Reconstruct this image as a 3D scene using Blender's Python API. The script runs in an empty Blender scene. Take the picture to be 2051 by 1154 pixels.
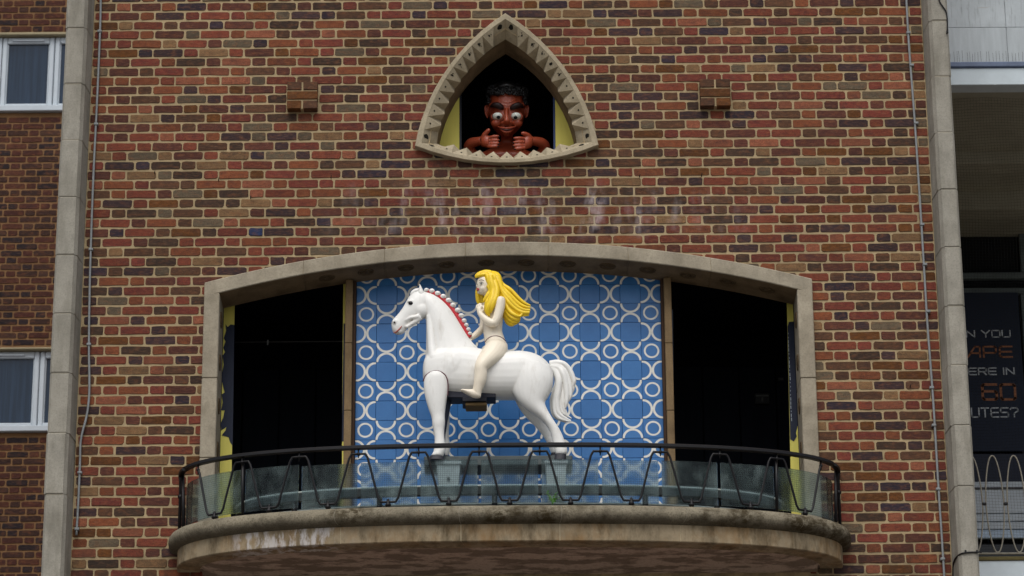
import bpy, bmesh, math, random
from mathutils import Vector, noise as mnoise

random.seed(7)
sc = bpy.context.scene
COL = sc.collection

# ------------------------------------------------------------------ camera
TH, FPX, ROLL, DIST = math.radians(20.5), 6535.0, math.radians(0.37), 23.75
PW, PH = 2051.0, 1154.0
CAM = Vector((0.027, -DIST * math.cos(TH), 1.6))
FW = Vector((0, math.cos(TH), math.sin(TH)))
_R, _U = Vector((1, 0, 0)), Vector((0, -math.sin(TH), math.cos(TH)))
RT = _R * math.cos(ROLL) - _U * math.sin(ROLL)
UP = _R * math.sin(ROLL) + _U * math.cos(ROLL)

cam_d = bpy.data.cameras.new('camera')
cam = bpy.data.objects.new('camera', cam_d)
COL.objects.link(cam)
sc.camera = cam
cam_d.sensor_width = 36.0
cam_d.lens = 36.0 * FPX / PW
cam_d.clip_start, cam_d.clip_end = 0.5, 3000.0
from mathutils import Matrix
cam.matrix_world = Matrix(((RT.x, UP.x, -FW.x, CAM.x), (RT.y, UP.y, -FW.y, CAM.y),
                           (RT.z, UP.z, -FW.z, CAM.z), (0, 0, 0, 1)))
cam_d.dof.use_dof = True
cam_d.dof.focus_distance = DIST - 0.2
cam_d.dof.aperture_fstop = 4.5

# ------------------------------------------------------------------ sky, sun, exposure
SUN_EL, SUN_AZ = math.radians(58), math.radians(188)      # azimuth measured from +Y, clockwise
world = bpy.data.worlds.new('World')
sc.world = world
world.use_nodes = True
wn = world.node_tree
wn.nodes.clear()
w_out = wn.nodes.new('ShaderNodeOutputWorld')
w_bg = wn.nodes.new('ShaderNodeBackground')
w_hsv = wn.nodes.new('ShaderNodeHueSaturation')
w_sky = wn.nodes.new('ShaderNodeTexSky')
w_sky.sky_type = 'NISHITA'
w_sky.sun_disc = False
w_sky.sun_elevation = SUN_EL
w_sky.sun_rotation = SUN_AZ
w_sky.air_density, w_sky.dust_density = 1.0, 4.0
w_hsv.inputs['Saturation'].default_value = 0.42           # an even, grey overcast sky
w_bg.inputs['Strength'].default_value = 0.12
wn.links.new(w_sky.outputs[0], w_hsv.inputs['Color'])
wn.links.new(w_hsv.outputs[0], w_bg.inputs['Color'])
wn.links.new(w_bg.outputs[0], w_out.inputs['Surface'])
sun_d = bpy.data.lights.new('sun', 'SUN')
sun_d.energy = 1.1
sun_d.angle = math.radians(40)
sun_d.color = (1.0, 0.97, 0.93)
sun = bpy.data.objects.new('sun', sun_d)
COL.objects.link(sun)
sdir = Vector((math.sin(SUN_AZ) * math.cos(SUN_EL), math.cos(SUN_AZ) * math.cos(SUN_EL), math.sin(SUN_EL)))
sun.rotation_euler = sdir.to_track_quat('Z', 'Y').to_euler()
sun.location = (0, -20, 30)
sc.view_settings.view_transform = 'Standard'
sc.view_settings.look = 'None'
sc.view_settings.gamma = 1.0
sc.view_settings.use_curve_mapping = False
sc.view_settings.exposure = 0.22
sc.cycles.use_denoising = True
sc.cycles.max_bounces = 8

# ------------------------------------------------------------------ helpers
def at(px, py, Y=0.0):
    """point of the place on the vertical plane y = Y that the surveyed pixel shows"""
    v = FW * FPX + RT * (px - PW / 2) - UP * (py - PH / 2)
    return CAM + v * ((Y - CAM.y) / v.y)

def proj(p):
    q = Vector(p) - CAM
    z = q.dot(FW)
    return PW / 2 + FPX * q.dot(RT) / z, PH / 2 - FPX * q.dot(UP) / z

def z1(x, y, Y):           # survey sheet of the horse
    return at(770 + x * 0.35529, 520 + y * 0.35529, Y)
def zb(x, y, Y):           # survey sheet of the rider
    return at(900 + x * 0.17331, 520 + y * 0.17331, Y)
def z5(x, y, Y):           # survey sheet of the peeping figure
    return at(910 + x * 0.15602, 130 + y * 0.15602, Y)

def thing(name, label, cat, loc=(0, 0, 0), group=None):
    o = bpy.data.objects.new(name, None)
    COL.objects.link(o)
    o.location = loc
    o.empty_display_size = 0.1
    o['label'], o['category'], o['kind'] = label, cat, 'thing'
    if group: o['group'] = group
    return o
def tag(o, label, cat, group=None):
    o['label'], o['category'], o['kind'] = label, cat, 'thing'
    if group: o['group'] = group
    return o
def adopt(o, parent):
    if parent is not None:
        o.parent = parent
        m = Matrix.Translation(parent.location)
        o.matrix_parent_inverse = m.inverted()
    return o
def place_mesh(name, me, parent=None, loc=(0, 0, 0)):
    o = bpy.data.objects.new(name, me)
    COL.objects.link(o)
    o.location = loc
    return adopt(o, parent)
def empty_part(name, parent):
    o = bpy.data.objects.new(name, None)
    COL.objects.link(o)
    o.empty_display_size = 0.1
    return adopt(o, parent)

class MB:
    """collects verts and faces of ONE mesh"""
    def __init__(s): s.v, s.f, s.m = [], [], []
    def add(s, vs, fs, mi=0):
        b = len(s.v)
        s.v += [tuple(p) for p in vs]
        for f in fs:
            s.f.append([b + i for i in f]); s.m.append(mi)
        return s
    def box(s, a, b, mi=0):
        x0, y0, z0 = a; x1, y1, z1_ = b
        x0, x1 = min(x0, x1), max(x0, x1); y0, y1 = min(y0, y1), max(y0, y1); z0, z1_ = min(z0, z1_), max(z0, z1_)
        vs = [(x0, y0, z0), (x1, y0, z0), (x1, y1, z0), (x0, y1, z0), (x0, y0, z1_), (x1, y0, z1_), (x1, y1, z1_), (x0, y1, z1_)]
        return s.add(vs, [(0, 3, 2, 1), (4, 5, 6, 7), (0, 1, 5, 4), (1, 2, 6, 5), (2, 3, 7, 6), (3, 0, 4, 7)], mi)
    def bbox(s, a, b, bev=0.006, mi=0):
        bm = bmesh.new()
        x0, y0, z0 = [min(i, j) for i, j in zip(a, b)]; x1, y1, zz = [max(i, j) for i, j in zip(a, b)]
        bmesh.ops.create_cube(bm, size=1)
        for v in bm.verts:
            v.co = ((x0 + x1) / 2 + v.co.x * (x1 - x0), (y0 + y1) / 2 + v.co.y * (y1 - y0), (z0 + zz) / 2 + v.co.z * (zz - z0))
        bmesh.ops.bevel(bm, geom=bm.edges[:], offset=bev, segments=1, affect='EDGES')
        return s.bm(bm, mi)
    def bm(s, bm, mi=0):
        bm.verts.ensure_lookup_table()
        s.add([v.co.copy() for v in bm.verts], [[v.index for v in f.verts] for f in bm.faces], mi)
        bm.free()
        return s
    def prism(s, poly, y0, y1, mi=0):
        """polygon in XZ (counter-clockwise seen from the street) extruded from y0 (front) to y1"""
        n = len(poly)
        vs = [(x, y0, z) for x, z in poly] + [(x, y1, z) for x, z in poly]
        fs = [list(range(n)), list(range(2 * n - 1, n - 1, -1))]
        fs += [(i, i + n, (i + 1) % n + n, (i + 1) % n) for i in range(n)]
        return s.add(vs, fs, mi)
    def tube(s, pts, r, n=8, cap=True, mi=0, closed=False, flat=None):
        pts = [Vector(p) for p in pts]
        k = len(pts)
        rs = r if isinstance(r, (list, tuple)) else [r] * k
        ring, prev = [], None
        b = len(s.v)
        for i, p in enumerate(pts):
            if closed: t = pts[(i + 1) % k] - pts[i - 1]
            else: t = pts[min(i + 1, k - 1)] - pts[max(i - 1, 0)]
            if t.length < 1e-9: t = Vector((0, 0, 1))
            t.normalize()
            if prev is None:
                u = t.orthogonal().normalized()
            else:
                u = prev - t * prev.dot(t)
                if u.length < 1e-6: u = t.orthogonal()
                u.normalize()
            prev = u
            w = t.cross(u)
            for j in range(n):
                a = 2 * math.pi * j / n
                s.v.append(tuple(p + (u * math.cos(a) + w * math.sin(a)) * rs[i]))
        m = k if closed else k - 1
        for i in range(m):
            for j in range(n):
                i2 = (i + 1) % k
                s.f.append([b + i * n + j, b + i * n + (j + 1) % n, b + i2 * n + (j + 1) % n, b + i2 * n + j]); s.m.append(mi)
        if cap and not closed:
            s.f.append([b + j for j in range(n - 1, -1, -1)]); s.m.append(mi)
            s.f.append([b + (k - 1) * n + j for j in range(n)]); s.m.append(mi)
        return s
    def ell(s, c, rx, ry, rz, n=14, m=9, mi=0, rot=None):
        vs, fs = [], []
        for i in range(m + 1):
            a = math.pi * i / m
            for j in range(n):
                b = 2 * math.pi * j / n
                q = Vector((rx * math.sin(a) * math.cos(b), ry * math.sin(a) * math.sin(b), rz * math.cos(a)))
                if rot is not None: q = rot @ q
                vs.append(Vector(c) + q)
        for i in range(m):
            for j in range(n):
                fs.append((i * n + j, (i + 1) * n + j, (i + 1) * n + (j + 1) % n, i * n + (j + 1) % n))
        return s.add(vs, fs, mi)
    def loft(s, ribs, n=20, sub=4, mi=0, ex=2.0):
        """ribs: (A, B, halfdepth) with A and B world points on the outline; the depth runs along Y"""
        R = []
        k = len(ribs)
        def cr(p0, p1, p2, p3, t):
            return 0.5 * ((2 * p1) + (-p0 + p2) * t + (2 * p0 - 5 * p1 + 4 * p2 - p3) * t * t + (-p0 + 3 * p1 - 3 * p2 + p3) * t ** 3)
        for i in range(k - 1):
            q = [ribs[max(i - 1, 0)], ribs[i], ribs[i + 1], ribs[min(i + 2, k - 1)]]
            for t in range(sub):
                f = t / sub
                R.append((cr(*[x[0] for x in q], f), cr(*[x[1] for x in q], f), max(0.002, cr(*[x[2] for x in q], f))))
        R.append(ribs[-1])
        b = len(s.v)
        for A, B, d in R:
            M, h = (A + B) / 2, (A - B) / 2
            for j in range(n):
                a = 2 * math.pi * j / n
                c_, s_ = math.cos(a), math.sin(a)
                c_ = math.copysign(abs(c_) ** (2 / ex), c_); s_ = math.copysign(abs(s_) ** (2 / ex), s_)
                s.v.append(tuple(M + h * c_ + Vector((0, d * s_, 0))))
        L = len(R)
        for i in range(L - 1):
            for j in range(n):
                s.f.append([b + i * n + j, b + i * n + (j + 1) % n, b + (i + 1) * n + (j + 1) % n, b + (i + 1) * n + j]); s.m.append(mi)
        s.f.append([b + j for j in range(n - 1, -1, -1)]); s.m.append(mi)
        s.f.append([b + (L - 1) * n + j for j in range(n)]); s.m.append(mi)
        return s
    def mesh(s, name, mats, smooth=False, fix=True):
        me = bpy.data.meshes.new(name)
        me.from_pydata(s.v, [], s.f)
        for m in (mats if isinstance(mats, (list, tuple)) else [mats]): me.materials.append(m)
        if len(me.materials) > 1: me.polygons.foreach_set('material_index', s.m)
        if fix:
            bm = bmesh.new(); bm.from_mesh(me)
            bmesh.ops.recalc_face_normals(bm, faces=bm.faces[:])
            bm.to_mesh(me); bm.free()
        if smooth: me.polygons.foreach_set('use_smooth', [True] * len(me.polygons))
        me.update()
        return me
    def build(s, name, mats, parent=None, smooth=False, fix=True):
        return place_mesh(name, s.mesh(name, mats, smooth, fix), parent)
    def sculpt(s, name, mat, parent=None, voxel=0.006, it=4, fac=0.5, tex=0.0):
        """welds the overlapping solids into one continuous smooth surface"""
        me = s.mesh(name + '_raw', mat)
        o = bpy.data.objects.new(name + '_raw', me)
        COL.objects.link(o)
        r = o.modifiers.new('r', 'REMESH'); r.mode = 'VOXEL'; r.voxel_size = voxel
        if it:
            m = o.modifiers.new('s', 'SMOOTH'); m.iterations = it; m.factor = fac
        dg = bpy.context.evaluated_depsgraph_get()
        me2 = bpy.data.meshes.new_from_object(o.evaluated_get(dg), depsgraph=dg)
        bpy.data.objects.remove(o); bpy.data.meshes.remove(me)
        me2.materials.clear(); me2.materials.append(mat)
        me2.polygons.foreach_set('use_smooth', [True] * len(me2.polygons))
        me2.name = name
        return place_mesh(name, me2, parent)

def smooth_line(pts, sub=6):
    pts = [Vector(p) for p in pts]
    out = []
    k = len(pts)
    for i in range(k - 1):
        p0, p1, p2, p3 = pts[max(i - 1, 0)], pts[i], pts[i + 1], pts[min(i + 2, k - 1)]
        for t in range(sub):
            f = t / sub
            out.append(0.5 * ((2 * p1) + (-p0 + p2) * f + (2 * p0 - 5 * p1 + 4 * p2 - p3) * f * f + (-p0 + 3 * p1 - 3 * p2 + p3) * f ** 3))
    out.append(pts[-1])
    return out
def smooth_vals(vals, sub=6):
    return [p.x for p in smooth_line([(v, 0, 0) for v in vals], sub)]

# ------------------------------------------------------------------ materials
def lin(c):
    return tuple(((x / 255) / 12.92 if x / 255 <= 0.04045 else ((x / 255 + 0.055) / 1.055) ** 2.4) for x in c) + (1.0,)
class NT:
    def __init__(s, name):
        s.mat = bpy.data.materials.new(name); s.mat.use_nodes = True
        s.t = s.mat.node_tree; s.n = s.t.nodes; s.l = s.t.links
        s.n.clear()
        s.out = s.n.new('ShaderNodeOutputMaterial')
        s.p = s.n.new('ShaderNodeBsdfPrincipled')
        s.l.new(s.p.outputs[0], s.out.inputs['Surface'])
        s._pos = None
    def new(s, typ, **kw):
        x = s.n.new(typ)
        for k, v in kw.items(): setattr(x, k, v)
        return x
    def link(s, a, b): s.l.new(a, b)
    def pos(s):
        if s._pos is None: s._pos = s.n.new('ShaderNodeNewGeometry').outputs['Position']
        return s._pos
    def noise(s, scale, detail=4, rough=0.6, stretch=None, offset=(0, 0, 0)):
        x = s.n.new('ShaderNodeTexNoise')
        x.inputs['Scale'].default_value = scale
        x.inputs['Detail'].default_value = detail
        x.inputs['Roughness'].default_value = rough
        v = s.pos()
        if stretch or any(offset):
            m = s.n.new('ShaderNodeMapping')
            m.inputs['Scale'].default_value = stretch or (1, 1, 1)
            m.inputs['Location'].default_value = offset
            s.link(v, m.inputs['Vector']); v = m.outputs[0]
        s.link(v, x.inputs['Vector'])
        return x.outputs['Fac']
    def ramp(s, v, a, b, lo=0.0, hi=1.0):
        x = s.n.new('ShaderNodeMapRange')
        x.inputs[1].default_value, x.inputs[2].default_value = a, b
        x.inputs[3].default_value, x.inputs[4].default_value = lo, hi
        x.clamp = True
        s.link(v, x.inputs[0])
        return x.outputs[0]
    def mix(s, f, a, b, mode='MIX'):
        x = s.n.new('ShaderNodeMix'); x.data_type = 'RGBA'; x.blend_type = mode
        for sock, v in ((x.inputs[0], f), (x.inputs[6], a), (x.inputs[7], b)):
            if isinstance(v, (int, float)): sock.default_value = v
            elif isinstance(v, tuple): sock.default_value = v
            else: s.link(v, sock)
        return x.outputs[2]
    def math(s, op, a, b=0.0):
        x = s.n.new('ShaderNodeMath'); x.operation = op
        for i, v in enumerate((a, b)):
            if isinstance(v, (int, float)): x.inputs[i].default_value = v
            else: s.link(v, x.inputs[i])
        return x.outputs[0]
    def xyz(s):
        x = s.n.new('ShaderNodeSeparateXYZ'); s.link(s.pos(), x.inputs[0]); return x.outputs
    def bump(s, h, strength=0.3, dist=0.002):
        b = s.n.new('ShaderNodeBump')
        b.inputs['Strength'].default_value = strength; b.inputs['Distance'].default_value = dist
        s.link(h, b.inputs['Height']); s.link(b.outputs[0], s.p.inputs['Normal'])
    def set(s, col=None, rough=None, spec=None, metal=None, coat=None):
        if col is not None:
            if isinstance(col, tuple): s.p.inputs['Base Color'].default_value = col
            else: s.link(col, s.p.inputs['Base Color'])
        if rough is not None:
            if isinstance(rough, (int, float)): s.p.inputs['Roughness'].default_value = rough
            else: s.link(rough, s.p.inputs['Roughness'])
        if spec is not None: s.p.inputs['Specular IOR Level'].default_value = spec
        if metal is not None: s.p.inputs['Metallic'].default_value = metal
        if coat is not None: s.p.inputs['Coat Weight'].default_value = coat; s.p.inputs['Coat Roughness'].default_value = 0.12
        return s

def simple(name, rgb, rough=0.6, var=0.18, scale=12, fine=160, bump=0.15, spec=0.4, coat=None, metal=None, stretch=None):
    n = NT(name)
    c = lin(rgb)
    d = tuple(x * (1 - var) for x in c[:3]) + (1,)
    l = tuple(min(1, x * (1 + var)) for x in c[:3]) + (1,)
    f = n.ramp(n.noise(scale, 6, 0.65, stretch), 0.3, 0.7)
    col = n.mix(f, d, l)
    g = n.noise(fine, 3)
    col = n.mix(n.ramp(g, 0.3, 0.75, 0, var * 0.9), col, d)
    n.set(col, rough, spec, metal, coat)
    if bump: n.bump(g, bump, 0.002)
    return n.mat

def efflorescence(n):
    """white salt bloom where the wall was wet, between the two openings"""
    X, Y, Z = n.xyz()
    runs = n.noise(5.5, 3, 0.55, (1.0, 1.0, 0.28), (3.1, 0, 0.7))
    small = n.noise(13.0, 3, 0.6, (1.0, 1.0, 0.45), (1.1, 0, 2.7))
    m = n.math('MULTIPLY', n.ramp(runs, 0.47, 0.66), n.ramp(small, 0.40, 0.66))
    gz = n.math('MULTIPLY', n.ramp(Z, 10.28, 10.40), n.ramp(Z, 10.78, 10.60))
    gx = n.math('MULTIPLY', n.ramp(X, -1.5, -0.6), n.ramp(X, 2.0, 0.9))
    return n.math('MULTIPLY', m, n.math('MULTIPLY', gz, gx))
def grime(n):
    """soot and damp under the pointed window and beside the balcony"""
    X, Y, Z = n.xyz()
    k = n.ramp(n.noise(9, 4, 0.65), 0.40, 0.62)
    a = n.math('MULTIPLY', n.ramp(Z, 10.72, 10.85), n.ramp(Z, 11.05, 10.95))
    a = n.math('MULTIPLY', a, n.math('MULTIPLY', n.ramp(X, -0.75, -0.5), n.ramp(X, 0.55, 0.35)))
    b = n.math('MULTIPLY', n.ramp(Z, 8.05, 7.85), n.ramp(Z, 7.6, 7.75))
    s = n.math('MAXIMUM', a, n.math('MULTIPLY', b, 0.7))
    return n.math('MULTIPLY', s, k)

def brick_mat(name, rgb, var=0.3, dark=False, effl=True):
    n = NT(name)
    c = lin(rgb)
    oi = n.new('ShaderNodeObjectInfo').outputs['Random']
    isl = n.new('ShaderNodeNewGeometry').outputs['Random Per Island']
    rnd = n.math('FRACT', n.math('ADD', n.math('MULTIPLY', oi, 3.7), n.math('MULTIPLY', isl, 5.3)))
    lo = tuple(x * (1 - var) for x in c[:3]) + (1,)
    hi = tuple(min(1, x * (1 + var)) for x in c[:3]) + (1,)
    col = n.mix(rnd, lo, hi)
    mot = n.noise(38, 4, 0.75, (0.7, 1, 1.3), (4, 0, 2))
    col = n.mix(n.ramp(mot, 0.42, 0.66, 0, 0.5), col, tuple(x * 0.45 for x in c[:3]) + (1,))
    col = n.mix(n.ramp(mot, 0.48, 0.30, 0, 0.35), col, tuple(min(1, x * 1.7) for x in c[:3]) + (1,))
    burn = n.ramp(n.noise(11, 4, 0.6, (1, 1, 1.6)), 0.50, 0.74, 0, 0.55)        # kiln flashing
    col = n.mix(burn, col, lin((48, 34, 38)))
    warm = n.ramp(n.noise(17, 3, 0.6, (1, 1, 2), (5, 0, 1)), 0.50, 0.75, 0, 0.40)
    col = n.mix(warm, col, lin((150, 92, 54)))
    sp = n.noise(210, 2, 0.7)
    col = n.mix(n.ramp(sp, 0.50, 0.70, 0, 0.75), col, lin((28, 20, 20)))
    sp2 = n.noise(95, 3, 0.7, None, (2, 0, 5))
    col = n.mix(n.ramp(sp2, 0.52, 0.72, 0, 0.55), col, lin((34, 25, 24)))
    drag = n.noise(60, 3, 0.6, (0.35, 1, 2.5))
    col = n.mix(n.ramp(drag, 0.52, 0.75, 0, 0.35), col, lin((150, 116, 88)))
    if effl:
        col = n.mix(n.math('MULTIPLY', efflorescence(n), 0.62), col, lin((212, 200, 202)))
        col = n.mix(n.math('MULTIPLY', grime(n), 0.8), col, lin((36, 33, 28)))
    big = n.ramp(n.noise(0.9, 4, 0.6, (1, 1, 0.6)), 0.32, 0.68, 0.32, 0.0)      # broad sooty weathering
    col = n.mix(big, col, tuple(x * 0.42 for x in c[:3]) + (1,))
    n.set(col, 0.85, 0.25)
    h = n.math('ADD', n.math('MULTIPLY', sp, 0.5), drag)
    n.bump(h, 0.45, 0.003)
    return n.mat

PALETTE = [('red', (121, 59, 42), 17), ('rust', (125, 69, 42), 12), ('crimson', (117, 54, 43), 10), ('maroon', (90, 50, 40), 15),
           ('brown', (87, 59, 41), 11), ('ochre', (98, 58, 20), 6), ('tan', (130, 100, 68), 5), ('grey', (98, 86, 68), 4),
           ('plum', (60, 43, 45), 8), ('violet', (51, 41, 52), 4), ('salmon', (140, 82, 59), 6), ('umber', (64, 47, 36), 7)]
BR = [brick_mat('brick_' + n, c) for n, c, w in PALETTE]
BRW = [w for n, c, w in PALETTE]
BR.append(brick_mat('brick_blue', (40, 54, 90), 0.1)); BRW.append(0)
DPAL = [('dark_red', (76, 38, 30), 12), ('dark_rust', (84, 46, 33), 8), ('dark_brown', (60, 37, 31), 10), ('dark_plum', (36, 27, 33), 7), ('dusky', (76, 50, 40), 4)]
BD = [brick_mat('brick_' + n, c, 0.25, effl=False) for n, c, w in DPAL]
BDW = [w for n, c, w in DPAL]

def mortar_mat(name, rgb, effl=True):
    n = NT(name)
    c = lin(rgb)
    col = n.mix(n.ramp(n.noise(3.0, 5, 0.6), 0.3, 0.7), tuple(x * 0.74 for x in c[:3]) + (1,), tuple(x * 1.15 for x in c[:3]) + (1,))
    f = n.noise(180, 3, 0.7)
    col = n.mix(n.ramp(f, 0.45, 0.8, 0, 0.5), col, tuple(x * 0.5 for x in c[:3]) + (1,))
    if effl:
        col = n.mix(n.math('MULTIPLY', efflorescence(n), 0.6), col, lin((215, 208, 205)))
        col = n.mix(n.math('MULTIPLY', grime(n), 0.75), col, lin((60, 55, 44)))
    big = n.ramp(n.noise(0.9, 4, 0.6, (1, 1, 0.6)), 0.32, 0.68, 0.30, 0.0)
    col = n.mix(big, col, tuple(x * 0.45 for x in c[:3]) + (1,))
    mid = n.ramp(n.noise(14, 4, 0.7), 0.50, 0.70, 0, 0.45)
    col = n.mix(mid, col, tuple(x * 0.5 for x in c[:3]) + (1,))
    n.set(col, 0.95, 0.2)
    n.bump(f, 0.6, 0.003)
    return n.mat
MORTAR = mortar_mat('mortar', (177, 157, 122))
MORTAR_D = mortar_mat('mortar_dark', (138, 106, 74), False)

def bricktex_mat(name, a, b, m, sx=0.225, sz=0.076):
    n = NT(name)
    t = n.new('ShaderNodeTexBrick')
    mp = n.new('ShaderNodeMapping')
    mp.inputs['Rotation'].default_value = (math.pi / 2, 0, 0)
    n.link(n.pos(), mp.inputs['Vector']); n.link(mp.outputs[0], t.inputs['Vector'])
    t.inputs['Color1'].default_value, t.inputs['Color2'].default_value, t.inputs['Mortar'].default_value = lin(a), lin(b), lin(m)
    t.inputs['Scale'].default_value = 1.0
    t.inputs['Brick Width'].default_value, t.inputs['Row Height'].default_value = sx, sz
    t.inputs['Mortar Size'].default_value = 0.006
    n.set(t.outputs['Color'], 0.9, 0.2)
    return n.mat
BRICKTEX = bricktex_mat('brickwork_far', (120, 60, 48), (84, 52, 44), (150, 132, 104))
BRICKTEX_D = bricktex_mat('brickwork_far_dark', (86, 42, 33), (62, 38, 32), (108, 84, 60), 0.225, 0.0758)

def stone_mat(name, rgb, stain=None, amount=0.5, streak=False, var=0.2, speck=0.5):
    n = NT(name)
    c = lin(rgb)
    col = n.mix(n.ramp(n.noise(6, 6, 0.65), 0.3, 0.7), tuple(x * (1 - var) for x in c[:3]) + (1,), tuple(min(1, x * (1 + var)) for x in c[:3]) + (1,))
    isl = n.new('ShaderNodeObjectInfo').outputs['Random']
    col = n.mix(n.ramp(isl, 0, 1, 0, 0.22), col, tuple(x * 0.7 for x in c[:3]) + (1,))
    f = n.noise(85, 5, 0.8)
    col = n.mix(n.ramp(f, 0.47, 0.68, 0, speck), col, tuple(x * 0.42 for x in c[:3]) + (1,))
    g = n.noise(320, 2, 0.6)
    col = n.mix(n.ramp(g, 0.58, 0.75, 0, speck * 0.8), col, tuple(min(1, x * 1.5) for x in c[:3]) + (1,))
    if stain:
        st = n.noise(5 if not streak else 9, 5, 0.6, (1, 1, 0.22) if streak else (1, 1, 0.8), (2.3, 1.2, 0.4))
        col = n.mix(n.ramp(st, 0.46, 0.68, 0, amount), col, lin(stain))
    n.set(col, 0.9, 0.2)
    n.bump(n.math('ADD', f, n.math('MULTIPLY', g, 0.5)), 0.5, 0.003)
    return n.mat
STONE = stone_mat('pale_stone', (160, 151, 133), (104, 95, 78), 0.45)
STONE_P = stone_mat('pilaster_stone', (153, 149, 138), (98, 94, 82), 0.5, True)
STONE_W = stone_mat('cast_stone', (170, 158, 134), (120, 108, 84), 0.4)
STONE_SOF = stone_mat('darker_brown_stone', (128, 110, 86), (70, 58, 44), 0.6)  # darker, browner stone for soffits, reveals and the floor slab
STONE_MULL = stone_mat('brown_stone', (128, 108, 80), (70, 56, 40), 0.5, True)

def coping_mat():
    n = NT('mossy_coping')
    c = lin((138, 130, 112))
    col = n.mix(n.ramp(n.noise(7, 6, 0.65), 0.3, 0.7), tuple(x * 0.7 for x in c[:3]) + (1,), tuple(x * 1.2 for x in c[:3]) + (1,))
    col = n.mix(n.ramp(n.noise(95, 4, 0.75), 0.48, 0.70, 0, 0.7), col, lin((56, 50, 40)))
    X, Y, Z = n.xyz()
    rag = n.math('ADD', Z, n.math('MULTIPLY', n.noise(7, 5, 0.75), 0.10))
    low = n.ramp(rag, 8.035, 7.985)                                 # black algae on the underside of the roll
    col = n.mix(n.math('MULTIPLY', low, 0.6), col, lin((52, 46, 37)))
    wet = n.ramp(n.new('ShaderNodeObjectInfo').outputs['Random'], 0.55, 0.75)   # some stones far mossier than others
    patch = n.ramp(n.noise(2.6, 4, 0.6, None, (0.6, 0, 0)), 0.48, 0.60)
    moss = n.math('MULTIPLY', n.math('MAXIMUM', n.math('MULTIPLY', wet, 0.9), patch), n.ramp(n.noise(16, 5, 0.75, (1, 1, 1.5)), 0.38, 0.55))
    col = n.mix(n.math('MULTIPLY', moss, 0.9), col, lin((52, 42, 22)))
    n.set(col, 0.95, 0.15)
    n.bump(n.noise(70, 5, 0.75), 0.8, 0.008)
    return n.mat
def fascia_mat():
    n = NT('stained_fascia')
    c = lin((148, 134, 110))
    col = n.mix(n.ramp(n.noise(8, 6, 0.65), 0.3, 0.7), tuple(x * 0.72 for x in c[:3]) + (1,), tuple(x * 1.2 for x in c[:3]) + (1,))
    X, Y, Z = n.xyz()
    rust = n.math('MULTIPLY', n.ramp(n.noise(6, 5, 0.7, (1, 1, 0.5), (4, 1, 0)), 0.45, 0.65), 0.6)
    col = n.mix(rust, col, lin((132, 100, 60)))
    dk = n.ramp(n.noise(9, 5, 0.7, (1, 1, 0.35)), 0.46, 0.66, 0, 0.75)
    col = n.mix(dk, col, lin((78, 66, 48)))
    salt = n.math('MULTIPLY', n.ramp(n.noise(14, 4, 0.65, (1, 1, 0.35), (0, 3, 0)), 0.47, 0.58), n.math('MULTIPLY', n.ramp(X, -2.0, -1.8), n.ramp(X, -1.05, -1.3)))
    col = n.mix(n.math('MULTIPLY', salt, 0.8), col, lin((190, 186, 184)))
    n.set(col, 0.92, 0.18)
    n.bump(n.noise(110, 4, 0.7), 0.45, 0.003)
    return n.mat
def soffit_mat():
    n = NT('flaking_soffit')
    pt = n.noise(5, 5, 0.62, (0.7, 1.8, 1))
    col = n.mix(n.ramp(pt, 0.46, 0.54), lin((128, 112, 98)), lin((178, 158, 142)))
    col = n.mix(n.ramp(n.noise(40, 4, 0.7), 0.5, 0.72, 0, 0.5), col, lin((88, 74, 64)))
    n.set(col, 0.95, 0.15)
    n.bump(n.ramp(pt, 0.48, 0.52), 0.5, 0.006)
    return n.mat
JOINT = simple('joint_grey', (138, 132, 118), 0.95, 0.2, 12, 120, 0.2, 0.2)
COPING, FASCIA, SOFFIT = coping_mat(), fascia_mat(), soffit_mat()

BLACK_METAL = simple('black_metal', (14, 13, 16), 0.42, 0.25, 20, 200, 0.1, 0.3)
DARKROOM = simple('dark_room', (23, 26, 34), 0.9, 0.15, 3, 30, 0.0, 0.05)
NAVY = simple('navy_paint', (28, 36, 56), 0.55, 0.15, 6, 120, 0.05, 0.3)
YELLOW = simple('yellow_paint', (226, 216, 108), 0.6, 0.08, 5, 150, 0.05, 0.3, stretch=(3, 3, 0.3))
UPVC = simple('white_frame_plastic', (184, 194, 202), 0.4, 0.06, 6, 90, 0.03, 0.4)  # shade on the set-back windows is put into this white
GREYPIPE = simple('grey_conduit', (128, 132, 134), 0.5, 0.15, 9, 120, 0.1, 0.4)
HOOF = simple('hoof_paint', (40, 40, 48), 0.55, 0.2, 20, 120, 0.1)
RED = simple('red_paint', (190, 32, 44), 0.42, 0.1, 25, 150, 0.05, 0.5)
LIP = simple('lip_paint', (186, 70, 76), 0.4, 0.1, 20, 150, 0.02, 0.5)
MOUTH = simple('mouth_paint', (168, 84, 74), 0.5, 0.15, 20, 150, 0.02)
EYEBLACK = simple('eye_black', (14, 12, 20), 0.3, 0.05, 20, 100, 0, 0.35)
PUPIL = simple('pupil_black', (8, 8, 10), 0.7, 0.05, 20, 100, 0, 0.1)
SEAM = simple('seam_line', (86, 40, 50), 0.7, 0.2, 30, 100, 0)
PLANK = simple('weathered_plank', (116, 96, 66), 0.85, 0.25, 8, 90, 0.3, 0.2, stretch=(0.4, 2, 2))
DARKWOOD = simple('dark_wood', (70, 52, 40), 0.8, 0.25, 8, 90, 0.2, 0.2, stretch=(2, 2, 0.3))
LEAF = simple('leaf_green', (72, 122, 40), 0.6, 0.25, 30, 100, 0.0)
BROWNHOLE = simple('broken_hole', (38, 36, 32), 0.95, 0.3, 30, 100, 0.2, 0.1)

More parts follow.
